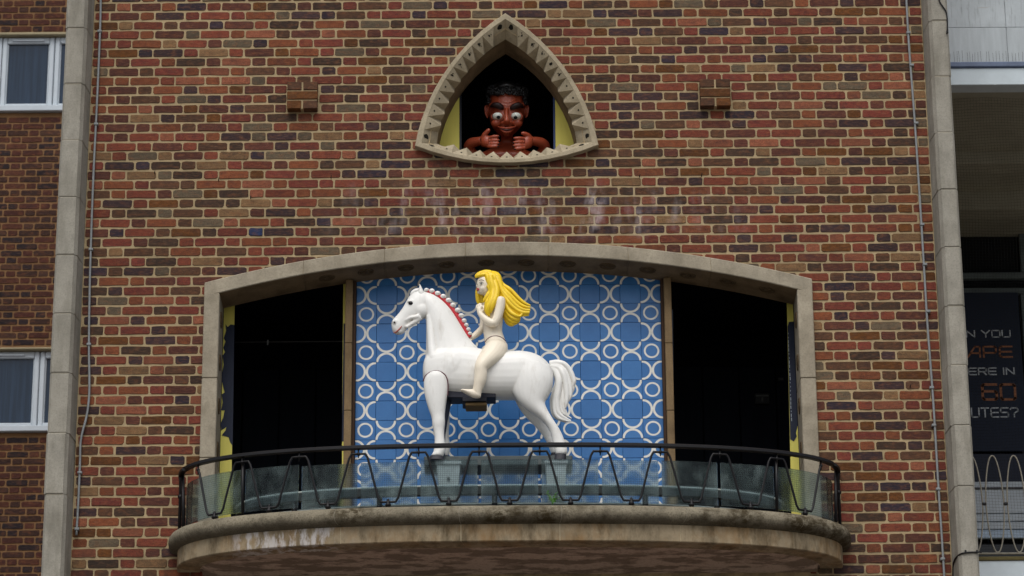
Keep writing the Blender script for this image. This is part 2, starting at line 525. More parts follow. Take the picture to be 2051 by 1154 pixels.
def statue_paint(name, rgb, dirt, amt=0.35, rough=0.42):
    """brushed gloss paint over wood; hollows darkened as painted shade and grime, plus grimy runs"""
    n = NT(name)
    c = lin(rgb)
    col = n.mix(n.ramp(n.noise(7, 5, 0.6), 0.35, 0.7), tuple(x * 0.93 for x in c[:3]) + (1,), c)
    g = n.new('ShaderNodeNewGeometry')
    hol = n.ramp(g.outputs['Pointiness'], 0.50, 0.44, 0, amt)  # crease shade painted into the hollows together with the grime
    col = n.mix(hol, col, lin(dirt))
    drip = n.ramp(n.noise(12, 5, 0.65, (1, 1, 0.3)), 0.55, 0.75, 0, amt * 0.6)
    col = n.mix(drip, col, lin(dirt))
    sp = n.noise(60, 4, 0.7)
    col = n.mix(n.ramp(sp, 0.64, 0.74, 0, amt * 0.8), col, tuple(x * 0.6 for x in c[:3]) + (1,))
    n.set(col, rough, 0.45)
    n.bump(n.math('ADD', n.noise(45, 3, 0.6, (1, 1, 0.4)), n.math('MULTIPLY', n.noise(9, 3, 0.5), 1.5)), 0.14, 0.004)
    return n.mat
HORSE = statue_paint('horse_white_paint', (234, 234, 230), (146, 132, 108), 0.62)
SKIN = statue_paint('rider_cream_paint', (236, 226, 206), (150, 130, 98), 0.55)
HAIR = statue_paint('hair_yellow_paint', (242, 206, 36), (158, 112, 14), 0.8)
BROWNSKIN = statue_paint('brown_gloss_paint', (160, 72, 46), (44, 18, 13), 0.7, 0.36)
HAIRBLACK = simple('black_gloss_hair', (9, 9, 12), 0.3, 0.2, 30, 120, 0.1, 0.4)
EYEWHITE = simple('eye_white_paint', (222, 228, 220), 0.2, 0.05, 20, 100, 0, 0.6)

def tile_mat(kind):
    n = NT('glazed_tile_' + kind)
    uv = n.new('ShaderNodeUVMap').outputs[0]
    sep = n.new('ShaderNodeSeparateXYZ'); n.link(uv, sep.inputs[0])
    u, v = sep.outputs[0], sep.outputs[1]
    def disc(cu, cv):
        a = n.math('SUBTRACT', u, cu); b = n.math('SUBTRACT', v, cv)
        return n.math('SQRT', n.math('ADD', n.math('MULTIPLY', a, a), n.math('MULTIPLY', b, b)))
    def ring(d, r0, r1, e=0.008):
        return n.math('MULTIPLY', n.ramp(d, r0 - e, r0 + e), n.ramp(d, r1 + e, r1 - e))
    wob = n.math('MULTIPLY', n.math('SUBTRACT', n.noise(45, 2), 0.5), 0.012)
    mask = None
    if kind == 'ring': mask = ring(n.math('ADD', disc(0.5, 0.5), wob), 0.288, 0.379)
    elif kind == 'vertical': mask = n.math('MAXIMUM', ring(n.math('ADD', disc(0.5, 0.0), wob), 0.397, 0.507), ring(n.math('ADD', disc(0.5, 1.0), wob), 0.397, 0.507))
    elif kind == 'horizontal': mask = n.math('MAXIMUM', ring(n.math('ADD', disc(0.0, 0.5), wob), 0.397, 0.507), ring(n.math('ADD', disc(1.0, 0.5), wob), 0.397, 0.507))
    oi = n.new('ShaderNodeObjectInfo').outputs['Random']
    blue = n.mix(oi, lin((46, 104, 164)), lin((57, 117, 177)))
    blue = n.mix(n.ramp(n.noise(14, 4, 0.6), 0.35, 0.7, 0, 0.35), blue, lin((38, 92, 150)))
    blue = n.mix(n.ramp(n.noise(90, 3, 0.7, (3, 1, 0.4)), 0.55, 0.75, 0, 0.25), blue, lin((92, 142, 196)))
    col = blue
    if mask is not None:
        white = n.mix(n.ramp(n.noise(30, 4, 0.6), 0.35, 0.7), lin((232, 230, 222)), lin((210, 208, 198)))
        col = n.mix(mask, blue, white)
    n.set(col, 0.32, 0.4)
    n.bump(n.noise(20, 2, 0.5), 0.05, 0.004)
    return n.mat
TILES = {k: tile_mat(k) for k in ('ring', 'vertical', 'horizontal', 'plain')}
GROUT = simple('grout', (46, 74, 116), 0.9, 0.2, 20, 120, 0.1, 0.2)

def wired_glass():
    n = NT('wired_glass')
    n.n.remove(n.p)
    uv = n.new('ShaderNodeUVMap').outputs[0]
    sep = n.new('ShaderNodeSeparateXYZ'); n.link(uv, sep.inputs[0])
    def wires(c):
        f = n.math('FRACT', n.math('DIVIDE', c, 0.0150))
        return n.math('LESS_THAN', f, 0.15)
    w = n.math('MAXIMUM', wires(sep.outputs[0]), wires(sep.outputs[1]))
    bump = n.new('ShaderNodeBump'); bump.inputs['Strength'].default_value = 0.25; bump.inputs['Distance'].default_value = 0.004
    n.link(n.noise(30, 3, 0.5), bump.inputs['Height'])
    tr = n.new('ShaderNodeBsdfTransparent'); tr.inputs[0].default_value = (0.66, 0.76, 0.80, 1)
    rf = n.new('ShaderNodeBsdfRefraction'); rf.inputs['Color'].default_value = (0.80, 0.89, 0.92, 1)
    rf.inputs['Roughness'].default_value = 0.27; rf.inputs['IOR'].default_value = 1.14
    n.link(bump.outputs[0], rf.inputs['Normal'])
    df = n.new('ShaderNodeBsdfDiffuse')
    dirt = n.ramp(n.noise(6, 6, 0.7, (1, 1, 0.6)), 0.38, 0.68)
    n.link(n.mix(dirt, lin((72, 88, 82)), lin((160, 178, 176))), df.inputs[0])
    gl = n.new('ShaderNodeBsdfGlossy'); gl.inputs['Roughness'].default_value = 0.08
    n.link(bump.outputs[0], gl.inputs['Normal'])
    m1 = n.new('ShaderNodeMixShader'); m1.inputs[0].default_value = 0.10
    n.link(rf.outputs[0], m1.inputs[1]); n.link(tr.outputs[0], m1.inputs[2])
    m2 = n.new('ShaderNodeMixShader')
    n.link(n.ramp(dirt, 0.10, 1, 0.02, 0.20), m2.inputs[0]); n.link(m1.outputs[0], m2.inputs[1]); n.link(df.outputs[0], m2.inputs[2])
    fr = n.new('ShaderNodeFresnel'); fr.inputs[0].default_value = 1.22
    m3 = n.new('ShaderNodeMixShader')
    n.link(fr.outputs[0], m3.inputs[0]); n.link(m2.outputs[0], m3.inputs[1]); n.link(gl.outputs[0], m3.inputs[2])
    wd = n.new('ShaderNodeBsdfDiffuse'); wd.inputs[0].default_value = lin((58, 66, 66))
    m4 = n.new('ShaderNodeMixShader')
    n.link(n.math('MULTIPLY', w, 0.28), m4.inputs[0]); n.link(m3.outputs[0], m4.inputs[1]); n.link(wd.outputs[0], m4.inputs[2])
    n.link(m4.outputs[0], n.out.inputs['Surface'])
    return n.mat
WGLASS = wired_glass()
def window_glass(name, rgb):
    n = NT(name)
    c = lin(rgb)
    col = n.mix(n.ramp(n.noise(30, 3, 0.6, (1.5, 1, 0.05)), 0.4, 0.65), tuple(x * 0.8 for x in c[:3]) + (1,), tuple(x * 1.25 for x in c[:3]) + (1,))
    n.set(col, 0.12, 0.3)
    return n.mat
PANE_L = window_glass('sky_tinted_window_glass', (34, 50, 68))  # blue-grey of the reflected sky is put into the pane colour
PANE_R = window_glass('dark_window_glass', (14, 18, 24))

# ------------------------------------------------------------------ ground
def paving():
    n = NT('street_paving')
    t = n.new('ShaderNodeTexBrick')
    n.link(n.pos(), t.inputs['Vector'])
    t.inputs['Color1'].default_value, t.inputs['Color2'].default_value, t.inputs['Mortar'].default_value = lin((128, 122, 114)), lin((112, 108, 102)), lin((70, 66, 62))
    t.inputs['Scale'].default_value = 1.0
    t.inputs['Brick Width'].default_value, t.inputs['Row Height'].default_value, t.inputs['Mortar Size'].default_value = 0.6, 0.4, 0.008
    n.set(t.outputs['Color'], 0.85)
    return n.mat
g = MB().add([(-600, -600, 0), (600, -600, 0), (600, 600, 0), (-600, 600, 0)], [(0, 1, 2, 3)]).build('pavement', paving())
g['kind'] = 'structure'

# ================================================================== THE CLOCK BUILDING
XL, XR = -3.102, 3.119            # where the brickwork meets the two pilasters
Z_LO, Z_HI = 7.15, 12.85          # courses built brick by brick
building = thing('clock_building', 'multicoloured brick facade with pointed window above wide arched stage and curved stone balcony', 'building', (0, 0, 0))

# outlines of the two openings (X, Z), counter-clockwise
def arc3(a, m, b, n):
    """n+1 points on the circle from a through m to b"""
    (x1, y1), (x2, y2), (x3, y3) = a, m, b
    d = 2 * (x1 * (y2 - y3) + x2 * (y3 - y1) + x3 * (y1 - y2))
    ux = ((x1 ** 2 + y1 ** 2) * (y2 - y3) + (x2 ** 2 + y2 ** 2) * (y3 - y1) + (x3 ** 2 + y3 ** 2) * (y1 - y2)) / d
    uy = ((x1 ** 2 + y1 ** 2) * (x3 - x2) + (x2 ** 2 + y2 ** 2) * (x1 - x3) + (x3 ** 2 + y3 ** 2) * (x2 - x1)) / d
    r = math.hypot(x1 - ux, y1 - uy)
    t = [math.atan2(p[1] - uy, p[0] - ux) for p in (a, m, b)]
    def unwrap(t0, t1):
        while t1 - t0 > math.pi: t1 -= 2 * math.pi
        while t1 - t0 < -math.pi: t1 += 2 * math.pi
        return t1
    t[1] = unwrap(t[0], t[1]); t[2] = unwrap(t[1], t[2])
    return [(ux + r * math.cos(t[0] + (t[2] - t[0]) * i / n), uy + r * math.sin(t[0] + (t[2] - t[0]) * i / n)) for i in range(n + 1)]

FLOOR = 8.03
AX, AZ_SPR, AZ_APEX = 2.210, 9.965, 10.269         # arch opening, outer edge of its stone frame
R_OUT = (AX ** 2 + (AZ_APEX - AZ_SPR) ** 2) / (2 * (AZ_APEX - AZ_SPR))
AZC = AZ_APEX - R_OUT
JW = 0.112
def arch_z(x, inset=0.0): return AZC + math.sqrt((R_OUT - inset) ** 2 - x * x)
def arch_poly(inset_side, inset_top, zb=FLOOR, n=40):
    xm = AX - inset_side
    top = [(xm - 2 * xm * i / n, arch_z(xm - 2 * xm * i / n, inset_top)) for i in range(n + 1)]
    return [(-xm, zb), (xm, zb)] + top

T_A, T_L, T_R, T_B = (-0.010, 12.100), (-0.683, 11.023), (0.673, 11.021), (-0.005, 10.882)
def tri_side_mid(a, b):
    dx, dz = b[0] - a[0], b[1] - a[1]; L = math.hypot(dx, dz)
    return ((a[0] + b[0]) / 2 + dz / L * 0.0, (a[1] + b[1]) / 2), (dz / L, -dx / L)
def side_arc(a, b, bulge, n):
    (mx, mz), (nx, nz) = tri_side_mid(a, b)
    return arc3(a, (mx + nx * bulge, mz + nz * bulge), b, n)
NS, NB = 11, 11
def tri_sides(inset):
    """three arcs of the pointed window, inset towards its centre; right side, left side, bottom"""
    c = Vector((-0.005, 11.33))
    def shift(p, k):
        v = c - Vector(p); return tuple(Vector(p) + v.normalized() * k)
    A = (T_A[0], T_A[1] - inset * 1.62)
    L = (T_L[0] + inset * 1.62, T_L[1] + inset * 0.72)
    R = (T_R[0] - inset * 1.62, T_R[1] + inset * 0.72)
    bs = 0.130 - inset * 0.12
    right = side_arc(R, A, bs, NS)
    left = side_arc(A, L, bs, NS)
    bot = side_arc(L, R, 0.140 - inset * 0.25, NB)
    return right, left, bot
def tri_poly(inset):
    r, l, b = tri_sides(inset)
    return r[:-1] + l[:-1] + b[:-1]

def inside(poly, x, z):
    c = False
    j = len(poly) - 1
    for i in range(len(poly)):
        xi, zi = poly[i]; xj, zj = poly[j]
        if (zi > z) != (zj > z) and x < (xj - xi) * (z - zi) / (zj - zi) + xi: c = not c
        j = i
    return c
HOLE_A = arch_poly(JW - 0.012, JW - 0.022, FLOOR - 0.3)
HOLE_T = tri_poly(0.066)
def blocked(x0, x1, z0, z1_):
    nx = max(2, int((x1 - x0) / 0.02))
    for i in range(nx + 1):
        x = x0 + (x1 - x0) * i / nx
        for z in (z0, (z0 + z1_) / 2, z1_):
            if -2.4 < x < 2.4 and (inside(HOLE_A, x, z) or inside(HOLE_T, x, z)): return True
    return False
def trim(x0, x1, z0, z1_):
    """largest rectangle left of a brick once the openings are cut out"""
    if not blocked(x0, x1, z0, z1_): return x0, x1, z0, z1_
    best, ba = None, 0.0
    for k in range(1, 20):
        f = k / 20
        for r in ((x0, x0 + (x1 - x0) * f, z0, z1_), (x1 - (x1 - x0) * f, x1, z0, z1_),
                  (x0, x1, z1_ - (z1_ - z0) * f, z1_), (x0, x1, z0, z0 + (z1_ - z0) * f)):
            a = (r[1] - r[0]) * (r[3] - r[2])
            if a > ba and r[1] - r[0] > 0.018 and r[3] - r[2] > 0.012 and not blocked(*r): best, ba = r, a
    return best

def brick_shape(w, h, rnd, cut=0.0085):
    """front face with worn corners and wavy arrises, plus its bevel; 34 triangles"""
    j = lambda s=0.0021: rnd.uniform(-s, s)
    c = [rnd.uniform(0.4, 1.5) * cut for _ in range(4)]
    x, z = w / 2, h / 2
    out = [(-x + c[0], -z + j()), (-x * 0.35, -z + j()), (x * 0.35, -z + j()), (x - c[1], -z + j()),
           (x + j(), -z + c[1]), (x + j(), z - c[2]),
           (x - c[2], z + j()), (x * 0.35, z + j()), (-x * 0.35, z + j()), (-x + c[3], z + j()),
           (-x + j(), z - c[3]), (-x + j(), -z + c[0])]
    k = 0.0032
    inn = [(px - math.copysign(min(k, abs(px)), px) if abs(px) > x * 0.5 else px, pz - math.copysign(k, pz)) for px, pz in out]
    n = len(out)
    vs = [(a, j(0.0008) - 0.0, b) for a, b in inn] + [(a, 0.0095, b) for a, b in out]
    fs = [list(range(n))] + [(i + n, (i + 1) % n + n, (i + 1) % n, i) for i in range(n)]
    return vs, fs

bw = empty_part('brick_wall', building)
# mortar: one sheet with the two openings left out, butting the pilasters
bm = bmesh.new()
def loop(poly):
    vs = [bm.verts.new((x, 0.0045, z)) for x, z in poly]
    for i in range(len(vs)): bm.edges.new((vs[i], vs[(i + 1) % len(vs)]))
loop([(XL, Z_LO), (XR, Z_LO), (XR, Z_HI), (XL, Z_HI)])
loop(HOLE_A[0:0] + arch_poly(JW - 0.012, JW - 0.022, FLOOR - 0.2)); loop(HOLE_T)
bmesh.ops.triangle_fill(bm, use_beauty=True, use_dissolve=False, edges=bm.edges[:])
for f in bm.faces:
    f.normal_update()
    if f.normal.y > 0: f.normal_flip()
me = bpy.data.meshes.new('mortar'); bm.to_mesh(me); bm.free(); me.materials.append(MORTAR)
place_mesh('mortar', me, bw)
lower = MB().box((XL, 0.002, 0), (XR, 0.30, Z_LO)).build('lower_brickwork', BRICKTEX, bw)
upper = MB().box((XL, 0.002, Z_HI), (XR, 0.30, 15.5)).build('upper_brickwork', BRICKTEX, bw)

rnd = random.Random(11)
VAR = {}
for nm, w in (('stretcher', 0.2185), ('header', 0.1035)):
    VAR[nm] = [brick_shape(w, 0.0640, rnd) for _ in range(9)]
ROW, PER, X_H, Z_H = 0.0760, 0.3400, -2.53, 10.977
blocks = []                        # projecting three-course blocks of brick
for px, py in ((606.5, 198), (1431.5, 189)):
    c = at(px, py)
    k = round((c.z - Z_H) / ROW)
    par = k % 2
    # middle course is a stretcher centred on the block
    base = X_H + (PER / 2 if par == 0 else 0)
    xc = base + PER * round((c.x - base) / PER)
    blocks.append((c.x, k))
bricks = []                        # (x0, x1, z0, z1, full kind or None, material index)
k0, k1 = math.ceil((Z_LO - Z_H) / ROW), math.floor((Z_HI - Z_H) / ROW)
rc = random.Random(5)
last = 0
def pick():
    global last
    while True:
        i = rc.choices(range(len(BR)), BRW)[0]
        if i != last or rc.random() < 0.3: break
    last = i
    return i
for k in range(k0, k1 + 1):
    zc = Z_H + k * ROW + rc.uniform(-0.0015, 0.0015)
    off = rc.uniform(-0.012, 0.012)
    base = X_H + (0 if k % 2 == 0 else PER / 2) + off
    i0 = math.floor((XL - base) / PER) - 1
    row = []
    for i in range(i0, i0 + 22):
        c = base + i * PER
        row.append((c - 0.05225, c + 0.05225, 'header'))
        row.append((c + PER / 2 - 0.10975, c + PER / 2 + 0.10975, 'stretcher'))
    for x0, x1, kind in row:
        d = rc.uniform(-0.002, 0.002)
        x0, x1 = x0 + d, x1 + d
        for bx, bk in blocks:                       # the projecting blocks interrupt the bond
            if abs(k - bk) <= 1:
                lo, hi = bx - 0.1215, bx + 0.1215
                if x0 >= lo and x1 <= hi: x0 = x1 = 0
                elif x0 < lo < x1 and x1 - lo <= lo - x0 + 0.5: x1 = lo
                elif x0 < hi < x1: x0 = hi
        a, b = max(x0, XL + 0.004), min(x1, XR - 0.004)
        if b - a < 0.02: continue
        full = kind if abs((b - a) - (x1 - x0)) < 1e-6 and abs((x1 - x0) - (0.2195 if kind == 'stretcher' else 0.1045)) < 1e-6 else None
        r = (a, b, zc - 0.03225, zc + 0.03225)
        if -2.45 < (a + b) / 2 < 2.45:
            t = trim(*r)
            if t is None: continue
            if t != r: full = None
            r = t
        bricks.append([*r, full, pick(), k])
# one glazed blue header, as in the wall
bt = at(512, 466)
bb = min((b for b in bricks if b[4] == 'header'), key=lambda b: abs((b[0] + b[1]) / 2 - bt.x) + 3 * abs((b[2] + b[3]) / 2 - bt.z))
bb[5] = len(BR) - 1
def shown(b):
    x, z = (b[0] + b[1]) / 2, (b[2] + b[3]) / 2
    p = [proj((xx, 0, zz)) for xx in (b[0], b[1]) for zz in (b[2], b[3])]
    if min(q[0] for q in p) < 2 or max(q[0] for q in p) > PW - 2 or min(q[1] for q in p) < 2 or max(q[1] for q in p) > PH - 2: return 0
    if abs(x) < 2.45 and z < 8.6: return 0
    w = abs(p[2][0] - p[0][0]); h = abs(p[0][1] - p[1][1])
    return w * h
order = sorted(range(len(bricks)), key=lambda i: (-(bricks[i][4] == 'stretcher'), -shown(bricks[i])))
single = set(order[:299]) | {bricks.index(bb)}
shared = {}
rest = MB()
for i, b in enumerate(bricks):
    cx, cz = (b[0] + b[1]) / 2, (b[2] + b[3]) / 2
    y = rc.uniform(-0.0022, 0.0015)
    if i in single:
        v = rc.randrange(9)
        if (b[4], v) not in shared:
            vs, fs = VAR[b[4]][v]
            shared[(b[4], v)] = MB().add(vs, fs).mesh('brick', BR[0], fix=False)
        o = place_mesh('brick', shared[(b[4], v)], bw, (cx, y, cz))
        o.rotation_euler = (0, rc.uniform(-0.006, 0.006), 0)
        o.material_slots[0].link = 'OBJECT'
        o.material_slots[0].material = BR[b[5]]
    else:
        vs, fs = VAR[b[4]][rc.randrange(9)] if b[4] else brick_shape(b[1] - b[0], b[3] - b[2], rc, min(0.006, (b[3] - b[2]) * 0.2))
        rest.add([(p[0] + cx, p[1] + y, p[2] + cz) for p in vs], fs, b[5])
o = rest.build('smaller_bricks', BR, bw, fix=False)
o['kind'] = 'stuff'

# ---- the two projecting blocks
for bx, bk in blocks:
    zc = Z_H + bk * ROW
    e = empty_part('projecting_block', building)
    MB().box((bx - 0.1085, -0.058, zc - ROW * 1.5 + 0.006), (bx + 0.1085, 0.004, zc + ROW * 1.5 - 0.007)).build('mortar', MORTAR, e)
    for kk in (-1, 0, 1):
        for x0, x1 in (((bx - 0.1125, bx - 0.007), (bx + 0.007, bx + 0.1125)) if kk else ((bx - 0.1125, bx + 0.1125),)):
            m = 5 if kk == 0 else rc.choice([5, 5, 4]) if kk < 0 else rc.choice([11, 11, 4])
            MB().bbox((x0, -0.066, zc + kk * ROW - 0.0325), (x1, 0.03, zc + kk * ROW + 0.0325), 0.004).build('brick', BR[m], e)

# ---- pilasters: splayed stone posts either side
for sgn, xc, y0s, name in ((-1, XL, 55, 'left'), (1, XR, 45, 'right')):
    e = empty_part('stone_pilaster', building)
    if sgn < 0: poly = [(xc, 0.02), (xc - 0.003, -0.004), (xc - 0.022, -0.17), (xc - 0.045, -0.2), (xc - 0.165, -0.2), (xc - 0.180, -0.18), (xc - 0.180, 0.3), (xc, 0.3)]
    else: poly = [(xc, 0.02), (xc + 0.003, -0.004), (xc + 0.022, -0.17), (xc + 0.045, -0.2), (xc + 0.150, -0.2), (xc + 0.165, -0.18), (xc + 0.165, 0.3), (xc, 0.3)]
    zt = at(150 if sgn < 0 else 1875, 280 if sgn < 0 else 265, -0.2).z
    zs = [zt + 0.452 * i for i in range(-6, 5)]
    rs = random.Random(3 + sgn)
    for a, b in zip([0.0] + zs, zs + [15.5]):
        bm = bmesh.new()
        dx, dy = rs.uniform(-0.003, 0.003), rs.uniform(-0.004, 0.003)
        lo = [bm.verts.new((x + dx * (y < 0.2), y + dy * (y < -0.1), a + 0.0018)) for x, y in poly]
        hi = [bm.verts.new((x + dx * (y < 0.2), y + dy * (y < -0.1), b - 0.0018)) for x, y in poly]
        n = len(poly)
        bm.faces.new(lo); bm.faces.new(hi[::-1])
        for i in range(n): bm.faces.new((lo[i], lo[(i + 1) % n], hi[(i + 1) % n], hi[i]))
        bmesh.ops.bevel(bm, geom=[ed for ed in bm.edges if abs(ed.verts[0].co.z - ed.verts[1].co.z) < 1e-5 and ed.calc_length() > 0.04], offset=0.006, segments=1, affect='EDGES')
        MB().bm(bm).build('stone_block', STONE_P, e)
    mx, my = xc + sgn * 0.085, 0.05
    ins = [(mx + (x - mx) * 0.962, my + (y - my) * 0.985) for x, y in poly]
    n = len(ins)
    MB().add([(x, y, 0.0) for x, y in ins] + [(x, y, 15.5) for x, y in ins], [list(range(n)), list(range(2 * n - 1, n - 1, -1))] + [(i, (i + 1) % n, (i + 1) % n + n, i + n) for i in range(n)]).build('core', JOINT, e)

# ---- stone frame of the arched stage: jamb blocks, voussoirs, sunk rosettes
Y_F, Y_B = -0.030, 0.300
arch = empty_part('arch_frame', building)
arch['label'] = 'pale stone frame of the wide arched opening'
vj = [-AX] + [at(px, 500, Y_F).x for px in (608, 770, 932, 1098, 1258, 1423)] + [AX]
for a, b in zip(vj[:-1], vj[1:]):
    n = 8
    mbv = MB()
    xs = [a + 0.0015 + (b - a - 0.003) * i / n for i in range(n + 1)]
    out = [(x, arch_z(x) if abs(x) < AX else AZ_SPR) for x in xs]
    xin = [max(-AX + JW, min(AX - JW, x)) for x in xs]
    inn = [(x, arch_z(x, JW - 0.004)) for x in xs]
    if a == -AX or b == AX:
        inn = [(x if abs(x) < AX - JW else x, arch_z(x, JW - 0.004)) for x in xs]
    prof = [(-0.030, 0.0), (Y_B, 0.0)]
    vs = []
    for (xo, zo), (xi, zi) in zip(out, inn):
        vs += [(xo, 0.01, zo), (xo, Y_F + 0.006, zo), (xo * 0.9985, Y_F, zo - 0.006), (xi, Y_F, zi + 0.006), (xi, Y_F + 0.006, zi), (xi, Y_B, zi)]
    fs = []
    for i in range(n):
        for j in range(5): fs.append((i * 6 + j, i * 6 + j + 1, (i + 1) * 6 + j + 1, (i + 1) * 6 + j))
    for i in (0, n): fs.append([i * 6 + j for j in range(6)])
    mbv.add(vs, fs)
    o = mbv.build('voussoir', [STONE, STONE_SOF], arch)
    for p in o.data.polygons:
        if p.normal.z < -0.8: p.material_index = 1  # down-facing faces take the darker stone
MB().prism([(x * 0.999, z) for x, z in ([(AX - 0.01, AZ_SPR - 0.03)] + [(AX - 0.01 - 2 * (AX - 0.01) * i / 30, arch_z(AX - 0.01 - 2 * (AX - 0.01) * i / 30, 0.006)) for i in range(31)] + [(-AX + 0.01, AZ_SPR - 0.03)] +
            [(-AX + 0.06 + 2 * (AX - 0.06) * i / 30, arch_z(-AX + 0.06 + 2 * (AX - 0.06) * i / 30, JW - 0.012)) for i in range(31)])], Y_F + 0.006, 0.25).build('joint_mortar', MORTAR, arch)
def rosette(mb, c, nrm, r=0.062):
    """sunk flower rosette: dished ring with a boss, lying on the plane through c"""
    q = Vector((0, 0, 1)).rotation_difference(nrm)
    prof = [(r, -0.001), (r * 0.95, 0.007), (r * 0.86, 0.008), (r * 0.78, 0.001), (r * 0.40, 0.001), (r * 0.33, 0.009), (r * 0.12, 0.011), (0.0005, 0.011)]
    n = 20
    vs, fs = [], []
    for k_, (rr, h) in enumerate(prof):
        for j in range(n):
            a = 2 * math.pi * j / n
            vs.append(Vector(c) + q @ Vector((rr * math.cos(a), rr * math.sin(a), h)))
    for k_ in range(len(prof) - 1):
        for j in range(n): fs.append((k_ * n + j, k_ * n + (j + 1) % n, (k_ + 1) * n + (j + 1) % n, (k_ + 1) * n + j))
    mb.add(vs, fs)
    for j in range(8):
        a = 2 * math.pi * j / 8
        mb.ell(Vector(c) + q @ Vector((r * 0.6 * math.cos(a), r * 0.6 * math.sin(a), 0.002)), r * 0.15, r * 0.15, 0.006, 8, 4)
ROSE = simple('rosette_sooted', (92, 78, 60), 0.95, 0.3, 30, 150, 0.3, 0.1)
for px in (655, 733, 813, 895, 974, 1054, 1137, 1217, 1297, 1377, 1457, 1535):
    x = at(px, 525, 0.10).x
    z = arch_z(x, JW - 0.004)
    t = Vector((1, 0, -x / math.sqrt((R_OUT - JW) ** 2 - x * x))).normalized()
    m = MB(); rosette(m, (x, 0.115, z), Vector((t.z, 0, -t.x)).normalized())
    m.build('rosette', ROSE, arch)
for sgn in (-1, 1):
    e = -1
    xo, xi = sgn * AX, sgn * (AX - JW)
    cuts = [FLOOR] + [at(1018 + sgn * 600, py, Y_F).z for py in (917, 757)] + [AZ_SPR - 0.014]
    for i, (a, b) in enumerate(zip(cuts[:-1], cuts[1:])):
        m = MB().bbox((xo, Y_F - 0.001, a + 0.0015), (xi, Y_B - 0.002, min(b, arch_z(abs(xi), JW - 0.004) + 0.0 if i == 2 else b) - 0.0015), 0.006)
        m.build('jamb_stone', STONE, arch)
    zt = arch_z(abs(xi), JW - 0.004)
    MB().box((xo, Y_F + 0.003, zt - 0.004), (sgn * (AX - 0.055), 0.2, AZ_SPR - 0.010)).build('jamb_stone', STONE, arch)
    for py in (640, 725, 812, 900):
        z = at(1018 + sgn * 575, py, 0.1).z
        m = MB(); rosette(m, (xi, 0.115, z), Vector((-sgn, 0, 0)))
        m.build('rosette', ROSE, arch)

# ---- stage back: tiled panel between two stone mullions
TX0, TX1, TP, Y_T = -1.1195, 1.1205, 0.14933, 0.300
TZ = 10.053
panel = empty_part('tiled_panel', building)
panel['label'] = 'blue glazed tiles with white ring and quatrefoil pattern'
MB().box((TX0, Y_T + 0.004, FLOOR), (TX1, Y_T + 0.06, 10.25)).build('tile_bed', GROUT, panel)
def tile_mesh(kind):
    h = TP / 2 - 0.0007
    vs = [(-h, 0.003, -h), (h, 0.003, -h), (h, 0.003, h), (-h, 0.003, h)]
    k = h - 0.0016
    vs += [(-k, 0, -k), (k, 0, -k), (k, 0, k), (-k, 0, k)]
    fs = [(4, 5, 6, 7), (0, 1, 5, 4), (1, 2, 6, 5), (2, 3, 7, 6), (3, 0, 4, 7)]
    me = MB().add(vs, fs).mesh('tile', TILES[kind], fix=False)
    uv = me.uv_layers.new(name='UVMap')
    for l in me.loops:
        c = me.vertices[l.vertex_index].co
        uv.data[l.index].uv = (c.x / TP + 0.5, c.z / TP + 0.5)
    return me
TM = {k: tile_mesh(k) for k in TILES}
rt = random.Random(4)
for i in range(15):
    for j in range(-1, 14):
        kind = (('ring', 'vertical'), ('horizontal', 'plain'))[(j + 1) % 2][i % 2]
        x, z = TX0 + (i + 0.5) * TP, TZ - (j + 0.5) * TP * 0.9985
        if z < FLOOR + 0.05 or (j < 0 and arch_z(x, JW) < z - 0.08): continue
        o = place_mesh('tile', TM[kind], panel, (x + rt.uniform(-0.0006, 0.0006), Y_T + rt.uniform(-0.0012, 0.001), z + rt.uniform(-0.0006, 0.0006)))
        o.rotation_euler = (rt.uniform(-0.004, 0.004), rt.uniform(-0.003, 0.003), rt.uniform(-0.004, 0.004))
for sgn in (-1, 1):
    e = empty_part('mullion', building)
    xa, xb, xd = sgn * 1.142, sgn * 1.196, sgn * 1.121
    cz = [FLOOR] + [at(1018 + sgn * 320, py, 0.2).z for py in (822, 687)] + [arch_z(1.15, JW) - 0.004]
    for a, b in zip(cz[:-1], cz[1:]):
        MB().bbox((xa, 0.20, a + 0.001), (xb, 0.36, b - 0.001), 0.004).build('stone_block', STONE_MULL, e)
    MB().bbox((xd, 0.245, FLOOR), (xa - sgn * 0.001, 0.34, arch_z(1.13, JW) - 0.004), 0.003).build('wood_strip', DARKWOOD, e)

# ---- dark rooms behind the openings
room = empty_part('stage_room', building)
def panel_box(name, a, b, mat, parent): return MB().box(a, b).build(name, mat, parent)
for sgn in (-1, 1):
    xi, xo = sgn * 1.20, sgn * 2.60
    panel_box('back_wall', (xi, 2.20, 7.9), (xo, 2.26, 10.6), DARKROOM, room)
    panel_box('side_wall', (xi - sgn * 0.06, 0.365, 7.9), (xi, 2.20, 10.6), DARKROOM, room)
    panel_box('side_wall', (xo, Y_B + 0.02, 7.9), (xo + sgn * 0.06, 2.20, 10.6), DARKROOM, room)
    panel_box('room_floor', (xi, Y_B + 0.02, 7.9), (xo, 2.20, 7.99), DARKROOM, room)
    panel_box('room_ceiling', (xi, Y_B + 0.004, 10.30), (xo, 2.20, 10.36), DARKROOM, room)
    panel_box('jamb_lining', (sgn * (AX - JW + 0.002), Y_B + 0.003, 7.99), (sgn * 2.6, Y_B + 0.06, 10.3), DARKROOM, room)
BOARD = simple('dark_board', (30, 36, 48), 0.7, 0.2, 5, 80, 0.05, 0.15, stretch=(3, 1, 0.3))
